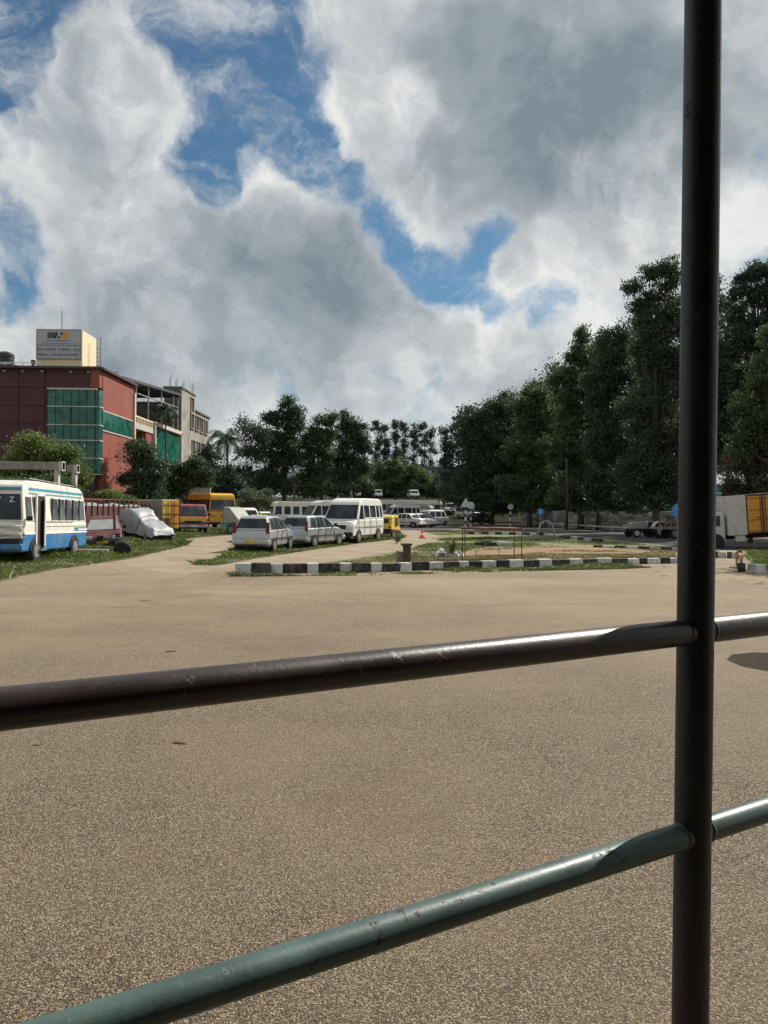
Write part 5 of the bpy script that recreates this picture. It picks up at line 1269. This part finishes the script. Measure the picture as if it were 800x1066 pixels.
# old wall along the road under the right trees
def stone_wall():
    A, B = (X(545, 96), 96), (X(700, 63), 63); a, b = Vector(A), Vector(B); d = b-a; L = d.length
    root = empty('old_wall', ((a.x+b.x)/2, (a.y+b.y)/2, 0), math.atan2(d.y, d.x)); tag(root, 'mossy stained stone wall running along the road below the right hand trees', 'wall')
    mb = MB(); rnd = random.Random(6); x = -L/2
    while x < L/2:
        w = rnd.uniform(.6, 1.3); h = rnd.uniform(1.35, 1.75)
        z = 0
        while z < h:
            dz = rnd.uniform(.22, .38); mb.use(rnd.choice(['plaster', 'stone', 'concrete', 'concrete', 'concrete_d'])).box((x+w/2, rnd.uniform(-.03, .03), z+dz/2), (w-.03, .4, dz-.025), rnd.uniform(-.02, .02)); z += dz
        x += w
    mb.build('stonework', parent=root, bevel=.02, seg=1)
    mb = MB(); mb.tube([(-L*.2, -1.0, .42), (L/2-1.5, -1.0, .36)], .08, 8)
    for k in range(7): mb.tube([(-L*.2+.4+k*L*.11, -1, -.05), (-L*.2+.4+k*L*.11, -1, .4)], .06, 6)
    mb.build('guard_pipe', 'boxwhite', root)
stone_wall()
# blue tin board seen just right of the post
x = X(747, 58); root = empty('blue_board', (x, 58, 0)); tag(root, 'narrow blue board on a pole just right of the dark post', 'board')
mb = MB(); mb.box((0, 0, 3.1), (.62, .08, 1.75)); mb.build('board', 'teal', root, bevel=.01)
mb = MB(); mb.tube([(0, .08, 0), (0, .08, 4.0)], .05, 8); mb.build('pole', 'chrome', root)
mb = MB(); mb.box((0, -.05, 3.3), (.6, .02, .06)); mb.box((0, -.05, 2.8), (.6, .02, .06)); mb.build('stripe', 'bwhite', root)
# utility pole by the lot
x = X(306, 80); root = empty('utility_pole', (x, 80, 0)); tag(root, 'slim grey utility pole behind the old white minibus', 'pole')
mb = MB(); mb.tube([(0, 0, 0), (0, 0, 4.4)], [.11, .08], 10); mb.build('pole', 'bark', root); mb = MB(); mb.box((0, 0, 4.2), (1.2, .09, .09)); mb.build('crossarm', 'frame_dark', root)
mb = MB()
for px in (479,): pass
# round umbrella canopy added out of view at the right to cast the oval shadow
def parasol():
    root = empty('shadow_parasol', (6.6, 10.75, 0)); tag(root, 'unseen round parasol added at the right to cast the oval shadow', 'parasol')
    mb = MB(); mb.tube([(0, 0, 0), (0, 0, 2.5)], .03, 10); mb.build('pole', 'chrome', root)
    mb = MB(); mb.lathe([(.72, 2.1), (.70, 2.14), (.4, 2.36), (.05, 2.46)], 11); mb.build('canopy', 'sign_blue', root)
    mb = MB(); mb.lathe([(.25, 0), (.25, .06), (.05, .12)], 16); mb.build('base', 'stone', root)
parasol()

# ================================================================== TREES
tree('rounded grey-green tree crowding the front of the red building', 30, [(8, 478, 28, 22), (40, 466, 22, 18), (62, 472, 22, 17), (80, 485, 17, 20), (25, 495, 30, 20), (55, 492, 30, 16)], 15000, .13, 2, 47, .2, clump=.38)
tree('creeper mass hanging under the concrete gantry', 30, [(10, 508, 30, 12), (45, 506, 24, 12), (72, 508, 12, 14)], 6000, .10, 1, 43, .06, name='creeper', cat='creeper', clump=.3)
tree('dark bushy tree before the red and terrace buildings', 148, [(142, 478, 10, 16), (152, 472, 12, 13), (163, 484, 12, 16), (144, 500, 14, 18), (158, 504, 12, 14), (143, 516, 12, 8), (158, 517, 12, 8)], 12000, .17, 0, 57, .18, clump=.4)
tree('drooping dark tree before the concrete building', 195, [(180, 490, 13, 10), (200, 485, 13, 9), (176, 503, 14, 9), (212, 494, 8, 10), (192, 500, 14, 7), (182, 514, 14, 7)], 9000, .2, 0, 69, .18, clump=.45)
tree('yellow-green shrub poking up behind the brown cargo truck', 119, [(112, 516, 7, 6), (122, 517, 9, 6), (133, 521, 8, 4)], 3200, .09, 2, 46, .04, name='shrub', cat='shrub', clump=.22)
tree('long low green hedge behind the weathered box body', 172, [(142, 521, 12, 6), (160, 519, 14, 7), (178, 516, 13, 7), (196, 517, 14, 7), (212, 516, 10, 8)], 8000, .15, 1, 80, .05, name='hedge', cat='hedge', clump=.3)
tree('leafy dark tree behind the yellow bus', 226, [(215, 482, 14, 18), (230, 495, 16, 16), (222, 510, 18, 12), (244, 505, 12, 14)], 9000, .24, 4, 86, .2, clump=.5)
tree('thin half bare tree right of the palm with sky showing through', 262, [(255, 448, 16, 14), (272, 455, 13, 16), (262, 475, 18, 14), (250, 490, 14, 14)], 4200, .22, 4, 97, .16, clump=.75, per=12, hollow=1)
tree('tall dark tree with the highest crown left of centre', 296, [(301, 428, 11, 13), (310, 436, 9, 10), (286, 436, 10, 9), (294, 448, 15, 15), (282, 465, 14, 18), (300, 475, 18, 20), (288, 495, 18, 18)], 16000, .27, 0, 101, .3, clump=.6)
tree('green tree with two uneven tops in the middle row', 335, [(342, 438, 7, 9), (330, 446, 9, 12), (322, 462, 10, 16), (338, 468, 11, 20), (328, 490, 16, 18), (318, 505, 12, 12)], 12000, .27, 1, 104, .26, clump=.55)
tree('upright dark tree left of the slender row', 367, [(358, 440, 8, 12), (370, 447, 9, 14), (378, 460, 7, 16), (362, 468, 12, 20), (372, 485, 13, 16), (358, 498, 14, 14)], 12000, .27, 0, 108, .26, clump=.55)
tree('low round green tree hiding the middle of the far building', 412, [(398, 492, 14, 11), (415, 488, 15, 12), (430, 496, 12, 11), (408, 504, 20, 9)], 9000, .28, 1, 138, .25, clump=.6)
tree('spreading low tree left of the far building', 366, [(350, 500, 14, 13), (366, 504, 14, 10), (380, 500, 10, 10)], 6000, .28, 1, 132, .22, clump=.6)
tree('pale grey-green bush at the left end of the parked vehicles', 266, [(262, 514, 11, 11), (272, 518, 11, 12), (256, 523, 10, 10), (280, 524, 8, 9)], 7000, .13, 3, 74, .08, name='bush', cat='bush', clump=.32)
# background wood filling the gaps near the ground
tree('dark far wood closing the view behind the parked vehicles', 380, [(k, 507+random.uniform(-3, 3), 17, 14, random.uniform(-6, 6)) for k in range(232, 480, 15)] , 26000, .45, 4, 172, .2, name='far_wood', cat='wood', clump=1.2, trunk=False)
bpy.data.objects['far_wood']['kind'] = 'stuff'
for i, (px, top, w) in enumerate(((393, 441, 5), (402, 441, 5.5), (412, 439, 5), (421, 440, 5.5), (431, 441, 6), (441, 440, 6), (449, 447, 6))):
    names = ['leftmost slim tree of the row behind the far building', 'second slim tree from the left behind the far building', 'slim tree of the row above the low round tree', 'fourth slim tree of the row behind the far building', 'fifth slim tree of the row behind the far building', 'fuller slim tree second from the right of the row', 'rightmost dense slim tree of the row behind the far building']
    tree(names[i], px, [(px-.5, top+7, w*.8, 8), (px+.7, top+20, w*.75, 9), (px-.8, top+34, w*.7, 10), (px+.5, top+50, w*.8, 10)], 1500, .42, 4, 205+i*2, .22, name='slim_tree', clump=.7, per=11, hollow=.6, group='slim trees behind the far building')
for i, (px, top, w) in enumerate(((463, 442, 5), (470, 437, 5), (478, 430, 6), (487, 425, 7), (497, 428, 7))):
    names = ['sparsest slim tree right of the row with sky through it', 'second sparse slim tree right of the far building', 'feathery slim tree left of the dark right wood', 'tallest feathery slim tree at the left edge of the right wood', 'feathery slim tree partly merged in the right wood']
    tree(names[i], px, [(px, top+8, w*.8, 9), (px+1, top+24, w*.9, 11), (px-1, top+42, w, 12), (px, top+60, w, 12)], 1300, .36, 4, 150, .18, name='slim_tree', clump=.75, per=9, hollow=.5, group='sparse slim trees by the right wood')
# right-hand wood
G_R = 'tall trees of the right hand wood'
tree('leftmost rounded tree of the right hand wood above the banded signs', 512, [(520, 420, 14, 12), (506, 434, 16, 14), (532, 428, 14, 14), (494, 452, 15, 18), (516, 452, 20, 18), (500, 480, 22, 20), (525, 480, 22, 22), (490, 500, 14, 14), (510, 508, 22, 12), (500, 520, 18, 9), (528, 519, 16, 10)], 26000, .27, 0, 98, .3, group=G_R, clump=.6)
tree('broad tree with a see-through gap right of the leftmost one', 552, [(560, 408, 12, 10), (545, 418, 12, 12), (566, 422, 12, 12), (550, 440, 16, 16), (570, 448, 14, 18), (548, 470, 20, 20), (565, 490, 20, 18), (542, 504, 18, 12), (556, 518, 20, 11), (575, 512, 14, 14)], 24000, .25, 1, 88, .3, group=G_R, clump=.55)
tree('cone shaped pale green tree rising in the middle of the right wood', 605, [(606, 350, 6, 12), (600, 368, 11, 12), (612, 376, 10, 12), (594, 392, 13, 14), (610, 402, 16, 16), (592, 420, 18, 18), (612, 440, 20, 20), (595, 465, 22, 22), (606, 495, 24, 18), (594, 514, 20, 13), (614, 516, 18, 12)], 27000, .22, 1, 78, .3, group=G_R, clump=.45)
tree('rounded crown tree between the cone shaped and the tallest tree', 645, [(634, 358, 12, 12), (650, 352, 10, 12), (640, 378, 20, 16), (628, 400, 18, 18), (652, 400, 18, 20), (638, 430, 24, 24), (630, 465, 24, 24), (652, 470, 22, 24), (640, 500, 26, 16), (632, 517, 20, 12), (652, 517, 18, 12)], 27000, .22, 0, 72, .32, group=G_R, clump=.5)
tree('tallest tree whose ragged top reaches up beside the dark post', 686, [(690, 280, 12, 10), (674, 286, 9, 8), (702, 290, 10, 12), (660, 300, 9, 7), (684, 302, 14, 10), (672, 320, 12, 9), (694, 322, 14, 12), (666, 338, 11, 7), (686, 346, 18, 12), (676, 372, 20, 16), (698, 385, 20, 20), (680, 415, 26, 22), (690, 450, 28, 24), (676, 485, 28, 22), (700, 495, 24, 18), (672, 514, 22, 12), (698, 516, 20, 11)], 34000, .2, 0, 63, .35, group=G_R, clump=.42)
tree('tall dark tree hidden mostly by the dark post with bare twigs on top', 740, [(738, 300, 16, 16), (730, 335, 20, 18), (745, 360, 20, 20), (735, 395, 24, 22), (745, 430, 24, 24), (738, 470, 26, 24)], 16000, .2, 4, 62, .32, group=G_R, clump=.42, twigs=0)
tree('open dark tree at the right edge with sky between its clumps', 785, [(782, 290, 11, 9), (800, 280, 14, 10), (770, 305, 10, 9), (792, 310, 14, 10), (765, 328, 9, 9), (782, 338, 14, 10), (806, 332, 14, 16), (768, 358, 13, 12), (790, 366, 16, 14), (762, 390, 13, 14), (812, 300, 16, 16), (780, 400, 20, 18), (775, 440, 24, 22)], 20000, .19, 4, 60, .3, group=G_R, clump=.4)
tree('lighter olive green tree nearest at the right edge', 808, [(815, 355, 24, 22), (790, 378, 14, 12), (800, 400, 24, 20), (776, 420, 12, 14), (792, 440, 24, 20), (815, 440, 24, 30), (770, 462, 14, 14)], 22000, .14, 1, 46, .24, group=G_R, clump=.32)
tree('brownish dry creeper thicket above the box truck', 782, [(765, 480, 12, 18), (782, 470, 16, 18), (800, 478, 16, 22), (815, 470, 16, 20), (775, 500, 18, 14), (802, 505, 18, 10)], 14000, .12, 5, 47, .12, name='thicket', cat='thicket', clump=.35, twigs=0)
# dense back of the right wood
tree('dark background of the right hand wood', 640, [(k, 470+random.uniform(-12, 8), 26, 40, random.uniform(-4, 4)) for k in range(500, 860, 24)] + [(k, 430, 26, 34) for k in range(560, 860, 26)] + [(k, 385, 24, 28) for k in range(620, 860, 28)] + [(545, 428, 16, 18), (566, 415, 18, 20), (588, 402, 18, 24), (625, 376, 18, 22), (648, 374, 18, 24), (664, 352, 16, 20), (676, 330, 14, 18), (704, 340, 20, 26), (726, 326, 20, 26), (748, 332, 20, 26), (770, 350, 20, 24)], 76000, .42, 4, 104, .2, name='right_wood', cat='wood', clump=1.1, trunk=False)
bpy.data.objects['right_wood']['kind'] = 'stuff'
tree('shaded undergrowth along the old wall', 620, [(k, 519+random.uniform(-3, 3), 16, 12) for k in range(478, 820, 16)] + [(k, 529+random.uniform(-2, 2), 12, 9, 14) for k in range(512, 760, 14)], 36000, .24, 0, 97, .2, name='undergrowth', cat='undergrowth', clump=.6, trunk=False)
bpy.data.objects['undergrowth']['kind'] = 'stuff'
# bare pale trunks in the wood
for px, lab in ((590, 'pale bare trunk standing under the cone shaped tree'), (622, 'slender grey trunk deep in the right wood')):
    x = X(px, 75); mb = MB(); mb.tube([(0, 0, -.2), (.1, 0, 3), (-.05, 0, 7)], [.16, .12, .08], 8); mb.tube([(.08, 0, 2.6), (.8, .2, 4.4)], [.07, .03], 6); o = mb.build('bare_tree', 'bark', smooth=True); o.location = (x, 75, 0); tag(o, lab, 'tree trunk')
# bare twig tree above, right of post
x = X(757, 61); mb = MB(); rnd = random.Random(77)
mb.tube([(0, 0, 0), (.1, 0, 9), (0, 0, 17)], [.16, .1, .05], 7)
for k in range(14):
    z = 13+k*.45; a = rnd.uniform(-1, 1); e = Vector((a*1.2, rnd.uniform(-.8, .8), z+rnd.uniform(1.6, 2.8))); mb.tube([(0, 0, z-.8), e*.5+Vector((0, 0, z*.5-.2)), e], [.045, .03, .012], 5)
    mb.tube([e*.6+Vector((0, 0, z*.4)), e*.75+Vector((a*.9, 0, z*.25+.9))], [.022, .008], 4)
o = mb.build('bare_tree', 'bark'); o.location = (x, 61, 0); tag(o, 'leafless twiggy tree sticking up just right of the dark post', 'tree')
# off-frame trees on the right that shade the apron edge
tree('shade tree outside the right edge of the view', 1000, [(985, 300, 110, 60), (1060, 330, 90, 80), (930, 350, 50, 40)], 4200, .2, 1, 30, .25, clump=.7, per=16, hollow=.8)

tree('big tree standing further back outside the right edge', 960, [(950, 330, 60, 60), (1000, 300, 60, 60), (920, 390, 60, 60), (980, 400, 70, 60)], 9000, .26, 1, 49, .3, clump=.8, per=20, group='unseen trees to the right')
tree('second big tree further along outside the right edge', 900, [(880, 330, 40, 50), (915, 290, 40, 50), (860, 390, 40, 50), (900, 410, 50, 60)], 9000, .26, 1, 58, .3, clump=.8, per=20, group='unseen trees to the right')

# palm -----------------------------------------------------------------
def palm(label, px, d, crown_py, fr, n=20, r=.16):
    x = X(px, d); c = P(px, crown_py, d); z0 = height(x, d); root = empty('palm_tree', (x, d, z0)); tag(root, label, 'palm tree'); h = c.z-z0
    mb = MB(); mb.tube([(0, 0, -.2), (.2, 0, h*.3), (.1, 0, h*.7), (0, 0, h)], [r*1.5, r, r*.85, r*.8], 10); mb.build('trunk', 'bark', root)
    rnd = random.Random(int(px)); 
    for k in range(n):
        a = 2*math.pi*k/n+rnd.uniform(-.15, .15); up = rnd.uniform(-.35, 1.35); L = fr*rnd.uniform(.85, 1.1)
        pts = []; vs = []; p = Vector((0, 0, h)); e = up
        for i in range(11):
            pts.append(p.copy()); p = p + Vector((math.cos(a)*math.cos(e), math.sin(a)*math.cos(e), math.sin(e)))*L/10; e -= .15+.07*i*.5
        mb = MB(); mb.tube(pts, [.035*(1-i/11)+.006 for i in range(11)], 5)
        side = Vector((-math.sin(a), math.cos(a), 0))
        for i in range(1, 11):
            for q in (0, .5):
                b = pts[i-1].lerp(pts[i], q); l = fr*.24*math.sin(math.pi*(.12+.85*i/11))+.1; dr = (pts[i]-pts[i-1]).normalized()
                for s in (-1, 1):
                    t = b + side*s*l*.8 + dr*l*.5 - Vector((0, 0, l*.55)); w_ = dr*.055
                    mb.add([b-w_, b+w_, b.lerp(t, .6)+w_*.8, t], [(0, 1, 2, 3)])
        mb.build('frond', LG[0], root)
palm('coconut palm with drooping fronds right of the concrete building', 235.5, 93, 458, 3.4, 24)
palm('small palm growing on the terrace under the steel canopy', 171, 71, 428, 1.7, 12, .08)

# ================================================================== LIGHT
SUN_AZ, SUN_EL = 42, 43            # azimuth from +x towards +y
sv = Vector((math.cos(R(SUN_EL))*math.cos(R(SUN_AZ)), math.cos(R(SUN_EL))*math.sin(R(SUN_AZ)), math.sin(R(SUN_EL))))
sd = bpy.data.lights.new('sun', 'SUN'); sd.energy = 4.4; sd.angle = R(.53); sd.color = (1, .94, .84)
so = bpy.data.objects.new('sun', sd); COL.objects.link(so); so.rotation_euler = sv.to_track_quat('Z', 'Y').to_euler()

w = bpy.data.worlds.new('World'); scene.world = w; w.use_nodes = True; nt = w.node_tree; nt.nodes.clear()
out = nd(nt, 'ShaderNodeOutputWorld'); sky = nd(nt, 'ShaderNodeTexSky'); sky.sky_type = 'NISHITA'; sky.sun_disc = False
sky.sun_elevation = R(SUN_EL); sky.sun_rotation = R(90-SUN_AZ); sky.air_density = 1.0; sky.dust_density = .4; sky.ozone_density = 1.2
bg1 = nd(nt, 'ShaderNodeBackground'); nt.links.new(mixc(nt, 1.0, sky.outputs[0], (.70, 1.0, 1.08), 'MULTIPLY'), bg1.inputs[0]); bg1.inputs[1].default_value = .050
tc = nd(nt, 'ShaderNodeTexCoord'); dirv = tc.outputs['Generated']
def M2(op, a, b):
    n = nd(nt, 'ShaderNodeMath', operation=op)
    for i, s in enumerate((a, b)):
        if isinstance(s, (int, float)): n.inputs[i].default_value = s
        else: nt.links.new(s, n.inputs[i])
    return n.outputs[0]
def VM(op, a, b):
    n = nd(nt, 'ShaderNodeVectorMath', operation=op)
    for i, s in enumerate((a, b)):
        if isinstance(s, (tuple, list, Vector)): n.inputs[i].default_value = tuple(s)
        elif s is not None: nt.links.new(s, n.inputs[i])
    return n.outputs['Value' if op in ('DISTANCE', 'DOT_PRODUCT', 'LENGTH') else 'Vector']
# warp the direction so that cloud outlines are ragged
wn = nd(nt, 'ShaderNodeTexNoise'); wn.inputs['Scale'].default_value = 5.5; wn.inputs['Detail'].default_value = 9; wn.inputs['Roughness'].default_value = .60
nt.links.new(dirv, wn.inputs['Vector'])
off = VM('SUBTRACT', wn.outputs['Color'], (.5, .5, .5)); sc_ = nd(nt, 'ShaderNodeVectorMath', operation='SCALE'); nt.links.new(off, sc_.inputs[0]); sc_.inputs['Scale'].default_value = .13
wd = VM('ADD', dirv, sc_.outputs[0])
def blob(px, py, r, wgt, acc):
    c = ray(px, py); rr = (ray(px+r, py)-c).length
    d_ = VM('DISTANCE', wd, c)
    m_ = nd(nt, 'ShaderNodeMapRange', interpolation_type='SMOOTHSTEP'); nt.links.new(d_, m_.inputs['Value'])
    m_.inputs[1].default_value = 0; m_.inputs[2].default_value = rr; m_.inputs[3].default_value = wgt; m_.inputs[4].default_value = 0
    return m_.outputs['Result'] if acc is None else M2('ADD', acc, m_.outputs['Result'])
HOLES = [(250, -20, 150, -.75), (250, 90, 120, -1.0), (205, 160, 75, -.9), (320, 165, 75, -1.0), (228, 195, 45, -.6), (25, 10, 85, -.8), (150, 30, 60, -.4), (0, 105, 50, -.8), (0, 262, 70, -.8), (5, 312, 40, -.5),
         (372, 212, 38, -.6), (405, 240, 44, -.95), (437, 268, 45, -1.0), (470, 298, 45, -1.0), (512, 322, 40, -.8), (556, 328, 40, -.7), (500, 262, 38, -.6)]
CLOUDS = [(110, 70, 70, .35), (90, 130, 90, .35), (310, 70, 32, .45), (205, 105, 35, .35), (345, 260, 110, .5), (360, 120, 60, .75), (440, 180, 60, .5), (525, 288, 34, .75), (150, 260, 150, .5), (600, 150, 220, .6), (280, 240, 60, .4), (420, 330, 70, .5), (520, 385, 80, .5)]
D = None
for b in HOLES+CLOUDS: D = blob(*b, D)
fb = nd(nt, 'ShaderNodeTexNoise'); fb.inputs['Scale'].default_value = 6; fb.inputs['Detail'].default_value = 12; fb.inputs['Roughness'].default_value = .62
nt.links.new(wd, fb.inputs['Vector'])
D = M2('ADD', D, M2('MULTIPLY', M2('SUBTRACT', fb.outputs['Fac'], .5), 2.1)); D = M2('ADD', D, .40)
cmask = mr(nt, D, -.24, .42, 0, 1, True)
wm = nd(nt, 'ShaderNodeMapping'); wm.inputs['Scale'].default_value = (1, 1.6, 2.2); wm.inputs['Rotation'].default_value = (.3, .5, .4); nt.links.new(wd, wm.inputs['Vector'])
wi = nd(nt, 'ShaderNodeTexNoise'); wi.inputs['Scale'].default_value = 7; wi.inputs['Detail'].default_value = 11; wi.inputs['Roughness'].default_value = .66; wi.inputs['Distortion'].default_value = .5
nt.links.new(wm.outputs[0], wi.inputs['Vector'])
cmask = M2('MAXIMUM', cmask, mr(nt, wi.outputs['Fac'], .42, .74, 0, .75, True))
# brightness of the cloud: rims bright, bases grey
Bn = None
for b in [(90, 130, 110, .16), (130, 230, 150, .14), (340, 110, 60, .30), (300, 200, 90, .18), (420, 260, 80, .16), (510, 340, 90, .22), (600, 250, 120, .20), (770, 235, 90, .34), (430, 100, 50, .12), (690, 130, 60, .12), (20, 180, 90, .10), (640, 330, 60, .12), (360, 420, 120, .10),
          (600, 60, 260, -.32), (470, 60, 110, -.12), (760, 100, 140, -.16), (570, 180, 130, -.12), (330, 310, 140, -.28), (210, 340, 110, -.18), (120, 350, 90, -.10), (380, 330, 90, -.10), (100, 400, 120, -.08)]: Bn = blob(*b, Bn)
rim = mr(nt, D, .15, .8, .24, 0, True)
fb3 = nd(nt, 'ShaderNodeTexNoise'); fb3.inputs['Scale'].default_value = 6; fb3.inputs['Detail'].default_value = 7; fb3.inputs['Roughness'].default_value = .58
nt.links.new(VM('ADD', wd, tuple(sv*.045)), fb3.inputs['Vector'])
lit = M2('MULTIPLY', M2('SUBTRACT', fb.outputs['Fac'], fb3.outputs['Fac']), 1.5)    # billows lit from the sun's side
fb2 = nd(nt, 'ShaderNodeTexNoise'); fb2.inputs['Scale'].default_value = 4.2; fb2.inputs['Detail'].default_value = 10; fb2.inputs['Roughness'].default_value = .55
nt.links.new(VM('ADD', wd, (3.1, 1.7, .4)), fb2.inputs['Vector'])
Bv = M2('ADD', M2('ADD', Bn, rim), M2('MULTIPLY', M2('SUBTRACT', fb2.outputs['Fac'], .5), .95)); Bv = M2('ADD', M2('ADD', Bv, lit), .50)
cr = nd(nt, 'ShaderNodeValToRGB'); e = cr.color_ramp.elements
e[0].position = .12; e[0].color = (.20, .255, .295, 1); e[1].position = .92; e[1].color = (.80, .80, .78, 1)
k = e.new(.42); k.color = (.34, .385, .415, 1); k = e.new(.66); k.color = (.53, .56, .58, 1)
nt.links.new(Bv, cr.inputs[0])
bg2 = nd(nt, 'ShaderNodeBackground'); nt.links.new(cr.outputs[0], bg2.inputs[0]); bg2.inputs[1].default_value = .75
mx = nd(nt, 'ShaderNodeMixShader'); nt.links.new(cmask, mx.inputs[0]); nt.links.new(bg1.outputs[0], mx.inputs[1]); nt.links.new(bg2.outputs[0], mx.inputs[2])
nt.links.new(mx.outputs[0], out.inputs['Surface'])
w.cycles.sampling_method = 'MANUAL'; w.cycles.sample_map_resolution = 512

scene.view_settings.view_transform = 'Standard'; scene.view_settings.look = 'None'; scene.view_settings.gamma = 1; scene.view_settings.exposure = .47
scene.cycles.max_bounces = 5; scene.cycles.diffuse_bounces = 3; scene.cycles.transparent_max_bounces = 6
scene.cycles.use_denoising = True
